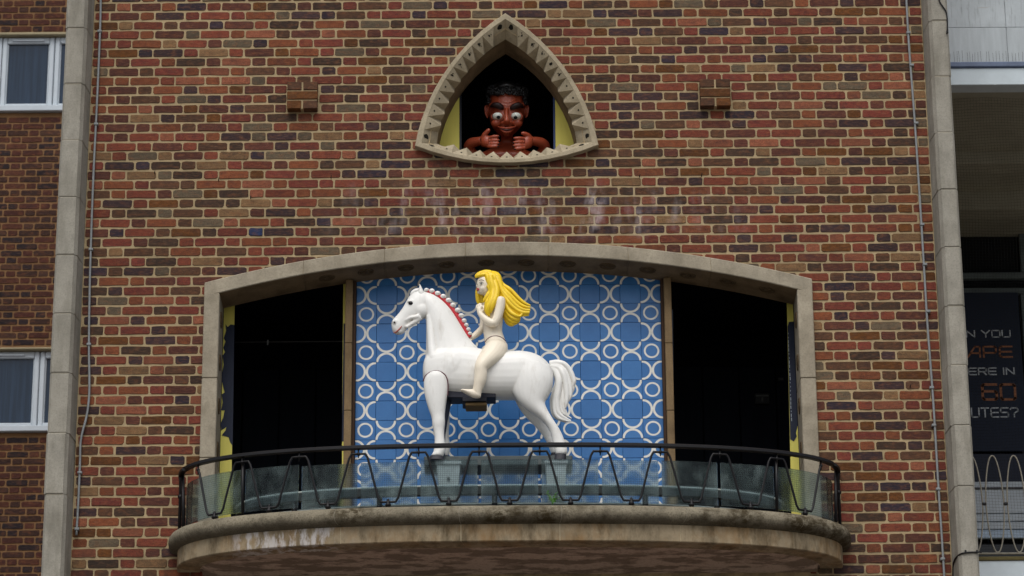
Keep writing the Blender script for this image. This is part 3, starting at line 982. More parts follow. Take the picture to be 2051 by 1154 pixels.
for sgn in (-1, 1):                                   # boarded doors at the back of each room
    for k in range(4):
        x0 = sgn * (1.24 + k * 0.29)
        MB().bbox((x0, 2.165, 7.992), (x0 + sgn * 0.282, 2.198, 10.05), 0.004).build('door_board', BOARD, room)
# header above the soffit so that no daylight enters behind the arch
MB().prism([(2.6, 10.6), (-2.6, 10.6)] + [(-AX + JW + 2 * (AX - JW) * i / 24, arch_z(-AX + JW + 2 * (AX - JW) * i / 24, JW - 0.007)) for i in range(25)], Y_B - 0.003, Y_B + 0.003).build('stage_header', STONE_SOF, room)

# painted flats that fold back beside the openings: yellow boards with a dark figure
def flat(name, label, outline, figure, Y, th=0.018, dots=None):
    t = thing(name, label, 'painted panel', at(outline[0][0], outline[0][1], Y))
    pts = [at(px, py, Y) for px, py in outline]
    MB().prism([(p.x, p.z) for p in pts], Y, Y + th).build('board', YELLOW, t)
    if figure:
        pts = [at(px, py, Y - 0.003) for px, py in figure]
        MB().prism([(p.x, p.z) for p in pts], Y - 0.003, Y - 0.0005).build('painted_figure', NAVY, t)
    if dots:
        m = MB()
        for px, py, s in dots:
            c = at(px, py, Y - 0.005); m.box((c.x - 0.002, Y - 0.0055, c.z - s), (c.x + 0.002, Y - 0.0035, c.z + s))
        m.build('chipped_paint', UPVC, t)
    return t
Y_FL = 0.40
flat('painted_panel', 'yellow painted board with dark bearded figure at left edge of left stage opening', [(430, 1040), (462, 1040), (470, 600), (440, 600)],
     [(466, 893), (469.5, 651), (462, 650), (456, 655), (452, 650), (453, 662), (448, 678), (452, 684), (447, 697), (451, 705), (446, 712), (448, 730), (443, 758), (450, 786), (444, 790),
      (446, 806), (443, 822), (450, 822), (447, 836), (442, 848), (443, 862), (450, 858), (453, 855), (452, 862), (444, 872), (452, 874), (458, 876), (461, 886)][::-1], Y_FL)
flat('painted_panel', 'thin yellow and navy board edge beside the left stone mullion', [(684, 1040), (691.5, 1040), (694.5, 560), (687.5, 560)],
     [(684.8, 884), (692.3, 884), (694, 648), (688.0, 648)], Y_FL)
flat('painted_panel', 'yellow painted board with dark figure and chipped white edge at right of right stage opening', [(1586, 1040), (1608, 1040), (1592, 600), (1576, 600)],
     [(1582.8, 880), (1590, 884), (1596, 874), (1594, 868), (1597, 854), (1601.2, 850), (1593.6, 652), (1590, 644), (1580, 645), (1577.4, 654)], Y_FL,
     dots=[(1579.0 + i * 0.30 * 1.0 + random.uniform(-0.5, 0.5), 668 + i * 8.2, random.choice((0.004, 0.008, 0.012))) for i in range(22)])
flat('painted_panel', 'narrow blue-grey board edge beside the right stone mullion', [(1347.5, 1040), (1350.5, 1040), (1348.0, 620), (1345.0, 620)], None, Y_FL)
bpy.data.objects['painted_panel.003'].children[0].data.materials[0] = simple('blue_grey_paint', (52, 66, 84), 0.6)
p = at(1526, 802, 1.6)
t = thing('control_box', 'small grey control box on dark back wall of right stage opening', 'control box', (p.x, 2.19, p.z))
p = at(1526, 802, 2.17)
MB().bbox((p.x - 0.06, 2.12, p.z - 0.045), (p.x + 0.06, 2.164, p.z + 0.045), 0.006).build('case', simple('dull_grey_case', (60, 64, 66), 0.5), t)
MB().bbox((p.x - 0.05, 2.105, p.z + 0.01), (p.x + 0.05, 2.119, p.z + 0.025), 0.003).build('rail', GREYPIPE, t)
MB().bbox((p.x - 0.008, 2.105, p.z - 0.03), (p.x + 0.008, 2.119, p.z + 0.008), 0.003).build('lever', GREYPIPE, t)
p = at(1563, 762, 2.18)
t = MB().bbox((p.x - 0.022, 2.14, p.z - 0.012), (p.x + 0.022, 2.164, p.z + 0.012), 0.004).build('wall_switch', simple('switch_grey', (104, 106, 108), 0.5))
tag(t, 'small pale switch on dark wall near right edge of right stage opening', 'switch')
a, b = at(471, 685.5, 0.9), at(690, 684, 0.9)
w = MB().tube([a, b], 0.0035, 6).build('stage_wire', simple('dull_wire', (66, 66, 66), 0.5))
tag(w, 'thin grey wire stretched across the dark left stage opening', 'wire')
p = at(536, 686, 0.895)
MB().tube([p + Vector((0, 0, -0.02)), p + Vector((0.002, -0.004, 0.02))], 0.006, 6).build('wire_clip', GREYPIPE, w)

# ---- pointed window: rim, splayed band of pyramids, inner reveal
win = empty_part('pointed_window', building)
win['label'] = 'pointed stone window surround with dogtooth studs'
Y_R, Y_I = -0.055, 0.075
rim_o, rim_i, inn = tri_sides(0.0), tri_sides(0.030), tri_sides(0.098)
rv = random.Random(9)
def flat_pts(sides): return sides[0][:-1] + sides[1][:-1] + sides[2][:-1]
for s_ in range(3):
    o_, i_ = rim_o[s_], rim_i[s_]
    n = len(o_)
    segs = [(0, n - 1)] if s_ == 2 else ([(0, 1), (1, n - 1)] if s_ == 0 else [(0, n - 2), (n - 2, n - 1)])
    for a, b in segs:
        m = MB()
        vs = []
        for k in range(a, b + 1):
            sh = 0.0
            po, pi = Vector(o_[k]), Vector(i_[k])
            q = po + (pi - po) * 0.12
            vs += [(po.x, 0.02, po.y), (po.x, Y_R + 0.006, po.y), (q.x, Y_R, q.y), (pi.x, Y_R + 0.002, pi.y), (pi.x, 0.05, pi.y)]
        L = b - a + 1
        fs = []
        for k in range(L - 1):
            for j in range(4): fs.append((k * 5 + j, k * 5 + j + 1, (k + 1) * 5 + j + 1, (k + 1) * 5 + j))
            fs.append((k * 5 + 4, k * 5, (k + 1) * 5, (k + 1) * 5 + 4))
        fs += [[j for j in range(5)], [(L - 1) * 5 + j for j in range(5)]]
        m.add(vs, fs).build('rim_stone', STONE_W, win)
cen = Vector((-0.005, 11.33))
for s_ in range(3):
    V, B = rim_i[s_], inn[s_]
    n = len(V) - 1
    for k in range(n):
        v0, v1, b0, b1 = [Vector((p[0], y, p[1])) for p, y in ((V[k], Y_R + 0.004), (V[k + 1], Y_R + 0.004), (B[k], Y_I), (B[k + 1], Y_I))]
        mid = (v0 + v1 + b0 + b1) / 4
        nrm = (v1 - v0).cross(b0 - v0).normalized()
        if nrm.y > 0: nrm = -nrm
        corner = (k == 0 or k == n - 1)
        ap = mid * 0.50 + (b0 + b1) / 2 * 0.50 + nrm * (0.006 if corner else 0.046)
        base = [v0, v1, b1, b0]
        back = [p + Vector((0, 0.06, 0)) for p in base]
        vs = base + [ap]
        st = MB().add(vs, [(0, 1, 4), (1, 2, 4), (2, 3, 4), (3, 0, 4)]).build('pyramid_stud' if not corner else 'corner_facet', STONE_W, win)
        # weep hole in the face turned to the street; many at the top are broken open
        f0 = (v0 + v1) * 0.36 + ap * 0.28
        u = (v1 - v0).normalized(); fn = (v1 - v0).cross(ap - v0).normalized()
        if fn.y > 0: fn = -fn
        w_ = u.cross(fn).normalized()
        broken = s_ < 2 and mid.z > 11.55 and not corner
        big = corner
        r = 0.0075 if not broken else rv.uniform(0.008, 0.011)
        if big: r = 0.026
        N = 10
        pts = []
        for q in range(N):
            a = 2 * math.pi * q / N
            k1_, k2_ = (1, 1) if not (broken or big) else (rv.uniform(0.5, 1.0), rv.uniform(0.7, 1.8) if broken else rv.uniform(0.7, 1.1))
            pts.append(f0 + u * r * k1_ * math.cos(a) + w_ * r * k2_ * math.sin(a) + fn * 0.0012)
        MB().add(pts + [f0 - fn * 0.0004 + (p - f0) * 1.0 for p in []], [list(range(N))]).build('weep_hole', BROWNHOLE, st)
        if broken:
            m = MB()
            for q in range(2):
                c = f0 + u * rv.uniform(-0.018, 0.018) + w_ * rv.uniform(-0.02, 0.02)
                m.add([c + u * 0.004 * math.cos(2 * math.pi * z / 6) * rv.uniform(.5, 1.2) + w_ * 0.008 * math.sin(2 * math.pi * z / 6) * rv.uniform(.5, 1.5) + fn * 0.0016 for z in range(6)], [list(range(6))])
            m.build('chip', BROWNHOLE, st)
# inner reveal behind the studs, then the box the figure looks out of
ip = flat_pts(inn)
m = MB()
n = len(ip)
m.add([(x, Y_I, z) for x, z in ip] + [(x, 0.34, z) for x, z in ip], [(i, (i + 1) % n, (i + 1) % n + n, i + n) for i in range(n)])
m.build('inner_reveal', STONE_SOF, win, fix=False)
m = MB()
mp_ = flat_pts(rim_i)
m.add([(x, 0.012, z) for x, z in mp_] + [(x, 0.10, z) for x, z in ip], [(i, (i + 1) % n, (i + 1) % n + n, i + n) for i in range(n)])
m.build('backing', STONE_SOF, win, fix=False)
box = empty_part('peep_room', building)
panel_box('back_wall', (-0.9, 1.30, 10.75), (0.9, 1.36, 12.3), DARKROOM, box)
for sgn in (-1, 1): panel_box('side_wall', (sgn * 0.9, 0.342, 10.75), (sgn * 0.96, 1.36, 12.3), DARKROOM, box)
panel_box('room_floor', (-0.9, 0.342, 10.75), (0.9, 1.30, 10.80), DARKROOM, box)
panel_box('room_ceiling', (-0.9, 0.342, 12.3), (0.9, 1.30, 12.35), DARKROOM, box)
fr = bmesh.new()
def loop2(poly, y):
    vs = [fr.verts.new((x, y, z)) for x, z in poly]
    for i in range(len(vs)): fr.edges.new((vs[i], vs[(i + 1) % len(vs)]))
loop2([(-0.95, 10.75), (0.95, 10.75), (0.95, 12.3), (-0.95, 12.3)], 0.338); loop2(ip, 0.338)
bmesh.ops.triangle_fill(fr, use_beauty=True, edges=fr.edges[:])
MB().bm(fr).build('front_wall', DARKROOM, box)
zlo, zhi = 10.82, 11.7
for sgn, pe in ((-1, 920), (1, 1112.5)):
    x = at(pe, 260, 0.36).x
    t = thing('yellow_door', ('yellow door panel at the left' if sgn < 0 else 'yellow door panel with blue edge at the right') + ' of the pointed window', 'door panel', (x, 0.36, zlo))
    MB().bbox((x, 0.35, zlo), (sgn * 0.8, 0.375, zhi), 0.002).build('panel', YELLOW, t)
    MB().box((x - sgn * 0.016, 0.356, zlo), (x - sgn * 0.001, 0.40, zhi)).build('door_edge', simple('blue_edge_paint', (50, 70, 116) if sgn > 0 else (22, 28, 42), 0.5), t)

# ---- return walls that carry the facade back to its neighbours
panel_box('side_wall', (XL - 0.17, 0.31, 0), (XL - 0.1, 9.6, 15.5), BRICKTEX, building)
panel_box('side_wall', (XR + 0.08, 0.31, 0), (XR + 0.15, 9.6, 15.5), BRICKTEX, building)

# ================================================================== BALCONY
NEXP = 2.55
def plan(a, b, t):
    """half super-ellipse on the wall, t from 0 (left end) to pi (right end)"""
    c, s = math.cos(t), math.sin(t)
    return (-a * math.copysign(abs(c) ** (2 / NEXP), c), -b * abs(s) ** (2 / NEXP))
class Curve:
    """plan curve by arc length"""
    def __init__(s, a, b, n=900):
        s.p = []
        for i in range(n + 1):
            u = i / n
            t = math.pi * u
            s.p.append(plan(a, b, t))
        s.d = [0.0]
        for p, q in zip(s.p[:-1], s.p[1:]): s.d.append(s.d[-1] + math.hypot(q[0] - p[0], q[1] - p[1]))
        s.L = s.d[-1]
    def at(s, d):
        d = max(0, min(s.L, d))
        lo, hi = 0, len(s.d) - 1
        while hi - lo > 1:
            m_ = (lo + hi) // 2
            if s.d[m_] <= d: lo = m_
            else: hi = m_
        f = (d - s.d[lo]) / max(1e-9, s.d[hi] - s.d[lo])
        return Vector((s.p[lo][0] + (s.p[hi][0] - s.p[lo][0]) * f, s.p[lo][1] + (s.p[hi][1] - s.p[lo][1]) * f, 0))
    def near_x(s, x):
        return min(range(len(s.p)), key=lambda i: abs(s.p[i][0] - x)) and s.d[min(range(len(s.p)), key=lambda i: abs(s.p[i][0] - x))]
balcony = empty_part('balcony', building)
balcony['label'] = 'curved stained stone balcony with mossy rolled edge'
def sweep(prof, d0, d1, base, n=26):
    """prof: (outset, z) closed profile; outset measured outwards from the base super-ellipse (a, b)"""
    a, b = base
    curves = [Curve(a + o_, b + o_, 500) for o_, z in prof]
    vs, fs = [], []
    P = len(prof)
    for i in range(n + 1):
        f = d0 + (d1 - d0) * i / n
        for c, (o_, z) in zip(curves, prof):
            q = c.at(f * c.L)
            vs.append((q.x, min(q.y, 0.012) if f not in (0, 1) else 0.012, z))
    for i in range(n):
        for j in range(P): fs.append((i * P + j, i * P + (j + 1) % P, (i + 1) * P + (j + 1) % P, (i + 1) * P + j))
    fs += [list(range(P)), [n * P + j for j in range(P)]]
    return MB().add(vs, fs)
cop_base = (2.345, 0.745)
roll = [(-0.14, 7.914), (0.0, 7.914)]
for i in range(9):
    a = -math.pi / 2 + math.pi * i / 8
    roll.append((0.006 + 0.060 * math.cos(a), 7.980 + 0.062 * math.sin(a)))
roll += [(-0.14, 8.046)]
fas = [(-0.16, 7.792), (-0.006, 7.792), (0.0, 7.798), (0.0, 7.9135), (-0.16, 7.9135)]
probe = Curve(cop_base[0] + 0.03, cop_base[1] + 0.03)
joints = [0.0]
for px in (445, 676, 920, 1122, 1369, 1600):
    bd = min((abs(proj((q[0], q[1], 7.95))[0] - px), d) for q, d in zip(probe.p, probe.d))[1]
    joints.append(bd / probe.L)
joints.append(1.0)
for a, b in zip(joints[:-1], joints[1:]):
    g_ = 0.0005
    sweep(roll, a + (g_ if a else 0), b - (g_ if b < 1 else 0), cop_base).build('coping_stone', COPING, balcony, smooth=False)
    sweep(fas, a + (g_ if a else 0), b - (g_ if b < 1 else 0), cop_base).build('fascia_stone', FASCIA, balcony)
JPALE = simple('joint_pale', (176, 164, 138), 0.95, 0.15, 20, 120, 0.1, 0.2)
sweep([(-0.13, 7.918), (-0.002, 7.918)] + [(0.004 + 0.060 * math.cos(-math.pi / 2 + math.pi * i / 8), 7.980 + 0.060 * math.sin(-math.pi / 2 + math.pi * i / 8)) for i in range(9)] + [(-0.13, 8.042)], 0, 1, cop_base, 90).build('joint_mortar', JOINT, balcony)
sweep([(-0.15, 7.796), (-0.0025, 7.796), (-0.0025, 7.912), (-0.15, 7.912)], 0, 1, cop_base, 90).build('joint_mortar', JPALE, balcony)
for o_ in [o for o in balcony.children if o.name.startswith('coping')]:
    o_.data.polygons.foreach_set('use_smooth', [True] * len(o_.data.polygons))
    o_.data.set_sharp_from_angle(angle=math.radians(40))
sc_ = Curve(cop_base[0] - 0.012, cop_base[1] - 0.012)
n = 60
pts = [sc_.at(sc_.L * i / n) for i in range(n + 1)]
vs = [(p.x, min(p.y, 0.01), 7.806) for p in pts] + [(p.x * 0.93, min(p.y * 0.80, 0.01), 7.796) for p in pts] + [(p.x * 0.93, 0.012, 7.764) for p in pts]
fs = [(i, i + 1, i + n + 2, i + n + 1) for i in range(n)] + [(i + n + 1, i + n + 2, i + 2 * n + 3, i + 2 * n + 2) for i in range(n)]
MB().add(vs, fs).build('soffit', SOFFIT, balcony, fix=False)
pts = [Curve(cop_base[0] - 0.10, cop_base[1] - 0.10).at((Curve(cop_base[0] - 0.10, cop_base[1] - 0.10)).L * i / 40) for i in range(41)]
MB().prism([], 0, 0) if False else None
vs = [(p.x, min(p.y, 0.31), 7.95) for p in pts] + [(p.x, min(p.y, 0.31), 8.028) for p in pts]
vs += [(-2.09, 0.31, 7.95), (2.09, 0.31, 7.95), (-2.09, 0.31, 8.028), (2.09, 0.31, 8.028)]
N = 41
fs = [[i for i in range(N)] + [2 * N + 1, 2 * N], [N + i for i in range(N)] + [2 * N + 3, 2 * N + 2]] + [(i, i + 1, N + i + 1, N + i) for i in range(N - 1)]
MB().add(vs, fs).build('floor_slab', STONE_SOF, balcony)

# ------------------------------------------------------------------ railing
RA, RB = 2.335, 0.737
rail_c = Curve(RA, RB)
rail = thing('balcony_railing', 'black metal railing with zigzag bars and wired glass panels round the curved balcony', 'railing', (0, -RB, 8.05))
Z_RAIL, Z_TOP, Z_BOT = 8.483, 8.437, 8.085
LR = rail_c.L
m = MB()
hp = [rail_c.at(LR * i / 120) for i in range(121)]
nn = 0
vs, fs = [], []
for i, p in enumerate(hp):
    t = (hp[min(i + 1, 120)] - hp[max(i - 1, 0)]).normalized()
    o_ = Vector((t.y, -t.x, 0)) * -1
    if o_.y > 0 and 5 < i < 115: o_ = -o_
    for a, z in ((0.017, -0.013), (0.020, -0.009), (0.020, 0.007), (0.014, 0.014), (-0.014, 0.014), (-0.020, 0.007), (-0.020, -0.009), (-0.017, -0.013)):
        q = p + o_ * a
        vs.append((q.x, min(q.y, 0.02), Z_RAIL + z))
for i in range(120):
    for j in range(8): fs.append((i * 8 + j, i * 8 + (j + 1) % 8, (i + 1) * 8 + (j + 1) % 8, (i + 1) * 8 + j))
fs += [list(range(8)), [960 + j for j in range(8)]]
hr = m.add(vs, fs).build('handrail', BLACK_METAL, rail)
# arc length of the first and last low flat, surveyed; eleven bays between
def arc_at_px(px, z):
    return min((abs(proj((q[0], q[1], z))[0] - px), d) for q, d in zip(rail_c.p, rail_c.d))[1]
d_first, d_last = arc_at_px(429.5, Z_BOT), arc_at_px(1613, Z_BOT)
BAY = (d_last - d_first) / 10.0
r_bar = 0.0082
def rp(d, z, out=0.0):
    p = rail_c.at(d)
    t = (rail_c.at(d + 0.01) - rail_c.at(d - 0.01)).normalized()
    nrm = Vector((-t.y, t.x, 0))
    if nrm.dot(Vector((p.x * 0.4, p.y - 0.1, 0))) < 0: nrm = -nrm
    return p + nrm * out + Vector((0, 0, z))
for i in range(11):
    c = d_first + BAY * i
    key = [(-0.5, Z_TOP), (-0.5 + 0.115, Z_TOP), (-0.5 + 0.155, Z_TOP - 0.03), (-0.165, Z_BOT + 0.03), (-0.125, Z_BOT), (0.125, Z_BOT), (0.165, Z_BOT + 0.03), (0.5 - 0.155, Z_TOP - 0.03), (0.5 - 0.115, Z_TOP), (0.5, Z_TOP)]
    pts = []
    for (f0, z0), (f1, z1_) in zip(key[:-1], key[1:]):
        for q in range(4):
            f = q / 4
            pts.append(rp(c + (f0 + (f1 - f0) * f) * BAY, z0 + (z1_ - z0) * f))
    pts.append(rp(c + 0.5 * BAY, Z_TOP))
    if i == 0: pts = pts[4:]
    if i == 10: pts = pts[:-4]
    MB().tube(pts, r_bar, 8).build('zigzag_bar', BLACK_METAL, rail, smooth=True)
    a = rp(c, Z_BOT + 0.012); b = rp(c, 8.03)
    f_ = MB().tube([a, b], [0.011, 0.013], 8)
    f_.ell(rp(c, Z_BOT - 0.022), 0.021, 0.021, 0.017, 10, 6)
    f_.ell(rp(c, Z_BOT + 0.012), 0.009, 0.009, 0.012, 8, 5)
    f_.build('foot', BLACK_METAL, rail, smooth=True)
for i in range(-1, 11):
    d = d_first + BAY * (i + 0.5)
    if i < 0: d = d_first - BAY * 0.385
    if i > 9: d = d_last + BAY * 0.385
    s_ = MB().tube([rp(d, Z_TOP - 0.03), rp(d, Z_RAIL)], [0.004, 0.0065], 8)
    s_.ell(rp(d, Z_TOP), 0.013, 0.013, 0.013, 10, 6)
    s_.build('stud', BLACK_METAL, rail, smooth=True)
glass_in = -0.040
def pane(d0, d1, zl=8.078, zh=8.388):
    n = 8
    vs, fs, uvs = [], [], []
    for i in range(n + 1):
        d = d0 + (d1 - d0) * i / n
        for o_, z in ((glass_in, zl), (glass_in, zh), (glass_in - 0.007, zh), (glass_in - 0.007, zl)):
            vs.append(rp(d, z, o_)); uvs.append((d, z))
    for i in range(n):
        for j in range(4): fs.append((i * 4 + j, i * 4 + (j + 1) % 4, (i + 1) * 4 + (j + 1) % 4, (i + 1) * 4 + j))
    fs += [(0, 1, 2, 3), (n * 4, n * 4 + 1, n * 4 + 2, n * 4 + 3)]
    me = MB().add(vs, fs).mesh('glass_panel', WGLASS)
    uv = me.uv_layers.new(name='UVMap')
    for l in me.loops: uv.data[l.index].uv = uvs[l.vertex_index]
    o = place_mesh('glass_panel', me, rail)
    return o
rgl = random.Random(2)
for i in range(11):
    c = d_first + BAY * i
    lo, hi = c - BAY * 0.5 + 0.012, c + BAY * 0.5 - 0.012
    if i == 0: lo = c - BAY * 0.5 - 0.24
    if i == 10: hi = c + BAY * 0.5 + 0.24
    dz = rgl.uniform(-0.006, 0.006)
    pane(lo, hi, 8.078 + dz, 8.388 + dz)
for d, w in ((d_first + BAY * 0.5, 0.011), (d_last - BAY * 0.5, 0.011), (d_first - BAY * 0.5 - 0.24, 0.012), (d_last + BAY * 0.5 + 0.24, 0.012)):
    p0, p1 = rp(d, 8.03, -0.03), rp(d, Z_RAIL - 0.005, -0.012)
    MB().tube([p0, p1], w, 8).build('post', BLACK_METAL, rail, smooth=True)
for d in (0.05, LR - 0.05):
    q = rail_c.at(d)
    k = MB().tube([(q.x, -0.06, 8.0), (q.x, -0.06, 8.40), (q.x, -0.075, 8.44), (q.x, -0.09, Z_RAIL)], 0.012, 8)
    k.ell((q.x, -0.06, 8.33), 0.02, 0.02, 0.02, 10, 6)
    k.build('post', BLACK_METAL, rail, smooth=True)

# ------------------------------------------------------------------ track and pedestals on the balcony
Y_H = -0.30
track = thing('clock_track', 'grey curved double rail track on short legs behind the wired glass', 'track', (0, -0.3, 8.03))
for zz, a, b, name in ((8.225, 1.95, 0.60, 'upper_rail'), (8.105, 1.90, 0.56, 'lower_rail')):
    c = Curve(a, b, 400)
    pts = [c.at(c.L * (0.02 + 0.96 * i / 70)) + Vector((0, 0.08, zz)) for i in range(71)]
    m = MB()
    vs, fs = [], []
    for p in pts:
        for dy, dz in ((0, -0.026), (0, 0.026), (0.05, 0.026), (0.05, -0.026)): vs.append(p + Vector((0, dy, dz)))
    for i in range(70):
        for j in range(4): fs.append((i * 4 + j, i * 4 + (j + 1) % 4, i * 4 + 4 + (j + 1) % 4, i * 4 + 4 + j))
    rl_ = m.add(vs, fs).build(name, simple('track_dark', (46, 52, 52), 0.6), track)
    MB().tube([p + Vector((0, 0.004, 0.034)) for p in pts], 0.0075, 6).build('bright_edge', simple('track_pale', (190, 196, 192), 0.5), rl_, smooth=True)
for x in (-1.5, -0.9, -0.1, 0.95, 1.45):
    c = Curve(1.95, 0.60, 400)
    q = min(c.p, key=lambda q: abs(q[0] - x))
    MB().tube([(q[0], q[1] + 0.105, 8.03), (q[0], q[1] + 0.105, 8.215)], 0.02, 8).build('leg', BLACK_METAL, track, smooth=True)
PEDM = simple('pedestal_grey', (172, 174, 172), 0.7, 0.2, 10, 100, 0.2)
z_hoof = at(890, 921, Y_H).z
car = thing('horse_carriage', 'grey beam on two tapered pedestals under the hooves of the white horse', 'pedestal', (0, Y_H, 8.03))
pa, pb = at(850, 921, Y_H), at(1112, 921, Y_H)
MB().bbox((pa.x, Y_H - 0.10, z_hoof - 0.075), (pb.x + 0.12, Y_H + 0.13, z_hoof - 0.004), 0.006).build('beam', simple('beam_grey', (70, 78, 78), 0.6), car)
for px0, px1, bx in ((876, 922, 900), (1092, 1134, 1112)):
    x0, x1 = at(px0, 930, Y_H).x, at(px1, 930, Y_H).x
    m_ = (x0 + x1) / 2; w = (x1 - x0) / 2
    zt, zb_ = z_hoof - 0.078, 8.03
    vs = [(m_ - w, Y_H - 0.13, zt), (m_ + w, Y_H - 0.13, zt), (m_ + w, Y_H + 0.08, zt), (m_ - w, Y_H + 0.08, zt),
          (m_ - w * .58, Y_H - 0.12, zb_), (m_ + w * .58, Y_H - 0.12, zb_), (m_ + w * .58, Y_H + 0.07, zb_), (m_ - w * .58, Y_H + 0.07, zb_)]
    pe = MB().add(vs, [(0, 1, 2, 3), (4, 7, 6, 5), (0, 4, 5, 1), (1, 5, 6, 2), (2, 6, 7, 3), (3, 7, 4, 0)]).build('pedestal', PEDM, car)
    MB().bbox((m_ - w * 1.12, Y_H - 0.142, zt + 0.001), (m_ + w * 1.12, Y_H + 0.09, zt + 0.022), 0.004).build('cap', PEDM, pe)
    for zz in (0.40, 0.75):
        MB().tube([(m_, Y_H - 0.137, zb_ + (zt - zb_) * zz), (m_, Y_H - 0.118, zb_ + (zt - zb_) * zz)], 0.011, 8).build('bolt', BLACK_METAL, pe)

# small weed growing by the right pedestal
wp = at(1107, 1018, -0.775)
weed = thing('weed', 'small green weed sprouting from the stone coping below the horse tail', 'plant', (wp.x, -0.775, 8.043))
rw = random.Random(8)
ms, ml = MB(), MB()
for i in range(7):
    h = rw.uniform(0.03, 0.10); dx, dy = rw.uniform(-0.045, 0.045), rw.uniform(-0.02, 0.02)
    b0 = Vector((wp.x, -0.775, 8.041)); tp = b0 + Vector((dx, dy, h)); md = b0 + Vector((dx * 0.35, dy * .3, h * 0.6))
    ms.tube([b0, md, tp], [0.0022, 0.0018, 0.001], 5)
    for k in range(5):
        f = 0.35 + 0.15 * k
        c = b0.lerp(tp, f)
        u = Vector((rw.uniform(-1, 1), rw.uniform(-0.8, 0.4), rw.uniform(-0.1, 0.7))).normalized(); v = u.cross(Vector((0.2, 1, 0.3))).normalized()
        s = rw.uniform(0.010, 0.018)
        ml.add([c, c + u * s * .5 + v * s * .35, c + u * s, c + u * s * .5 - v * s * .35], [(0, 1, 2, 3)])
ms.build('stem', LEAF, weed)
lf = ml.build('leaf_cluster', LEAF, weed); lf['kind'] = 'stuff'

# ================================================================== THE HORSE
def R1(ax, ay, bx, by, d, y=0.0):
    return (z1(ax, ay, Y_H + y), z1(bx, by, Y_H + y), d)
horse = thing('horse_statue', 'white painted wooden horse statue with red mane strip standing before blue tiles', 'horse statue', (z1(310, 1110, Y_H).x, Y_H, z_hoof))
m = MB()
# head: muzzle to poll
m.loft([R1(39, 372, 46, 405, .012), R1(41, 352, 58, 418, .028), R1(52, 333, 84, 425, .036), R1(70, 314, 112, 414, .037), R1(92, 288, 130, 388, .040), R1(110, 260, 150, 372, .046),
        R1(126, 230, 186, 352, .054), R1(142, 206, 222, 335, .058), R1(166, 188, 246, 306, .056), R1(196, 178, 262, 270, .050), R1(222, 180, 264, 245, .036)], 22, 4)
m.ell(z1(205, 282, Y_H - .026), .060, .036, .060, 18, 12)                 # cheek
m.tube(smooth_line([z1(x, y, Y_H + d) for x, y, d in ((196, 318, -.046), (172, 326, -.048), (148, 328, -.042), (118, 344, -.036))], 4), smooth_vals([.016, .013, .011, .008], 4), 10)
m.tube(smooth_line([z1(x, y, Y_H + d) for x, y, d in ((206, 326, -.036), (180, 346, -.036), (150, 366, -.033), (122, 384, -.030))], 4), smooth_vals([.018, .017, .015, .012], 4), 10)
m.tube(smooth_line([z1(x, y, Y_H + d) for x, y, d in ((256, 318, -.034), (262, 400, -.044), (268, 480, -.060), (276, 560, -.080))], 4), smooth_vals([.026, .030, .034, .040], 4), 12)   # throat muscle
m.ell(z1(150, 236, Y_H - .040), .030, .018, .014, 12, 8)                  # brow
m.ell(z1(58, 352, Y_H - .026), .020, .018, .022, 12, 8)                   # nostril swelling
m.ell(z1(84, 408, Y_H - .012), .022, .026, .018, 12, 8)                   # chin
# neck
m.loft([R1(205, 182, 226, 290, .045), R1(245, 186, 232, 322, .054), R1(290, 205, 234, 352, .062), R1(334, 238, 235, 392, .069), R1(376, 284, 235, 436, .076), R1(412, 338, 234, 484, .083),
        R1(446, 394, 232, 530, .092), R1(484, 452, 226, 580, .104), R1(530, 502, 218, 640, .118), R1(560, 540, 222, 700, .120)], 24, 4)
# trunk
m.loft([R1(218, 600, 217, 665, .05), R1(232, 556, 226, 702, .096), R1(262, 520, 262, 742, .118), R1(320, 490, 325, 770, .130), R1(420, 488, 415, 778, .138), R1(520, 506, 515, 782, .140),
        R1(610, 524, 612, 786, .140), R1(690, 526, 694, 786, .140), R1(760, 522, 760, 788, .142), R1(830, 532, 820, 800, .142), R1(884, 556, 872, 806, .134), R1(922, 588, 908, 790, .112), R1(946, 626, 940, 740, .078), R1(953, 662, 951, 700, .03)], 28, 4, ex=2.5)
m.ell(z1(390, 610, Y_H - .040), .15, .104, .17, 22, 14, rot=Matrix.Rotation(0.5, 3, 'Y'))   # shoulder
m.ell(z1(300, 690, Y_H - .06), .085, .070, .09, 16, 10)                   # breast
# haunch and hind legs
for y, off in ((-.085, 0), (.085, -1)):
    dx = 0 if off == 0 else -30
    if off == 0:
        m.loft([R1(716, 560, 940, 600, .05, y), R1(708, 620, 952, 660, .066, y), R1(712, 690, 950, 705, .070, y), R1(722, 745, 934, 752, .066, y), R1(748, 792, 912, 790, .060, y), R1(784, 830, 906, 812, .054, y),
                R1(826, 862, 920, 848, .047, y), R1(864, 888, 942, 886, .042, y), R1(900, 922, 966, 924, .038, y), R1(926, 958, 988, 958, .033, y), R1(941, 995, 1004, 990, .030, y),
                R1(949, 1035, 1019, 1030, .030, y), R1(955, 1062, 1030, 1062, .034, y), R1(962, 1086, 1032, 1090, .035, y), R1(966, 1100, 1022, 1104, .028, y)], 22, 4)
    else:
        m.loft([R1(716, 640, 900, 680, .05, y), R1(724, 720, 900, 740, .060, y), R1(736, 792, 890, 800, .055, y), R1(764, 846, 880, 840, .048, y), R1(800, 892, 896, 876, .042, y), R1(842, 934, 924, 920, .038, y),
                R1(882, 980, 950, 962, .034, y), R1(906, 1016, 962, 1008, .031, y), R1(922, 1046, 976, 1046, .032, y), R1(934, 1080, 992, 1084, .034, y), R1(942, 1096, 988, 1100, .028, y)], 18, 4)
body = m.sculpt('body', HORSE, horse, 0.0056, 7)
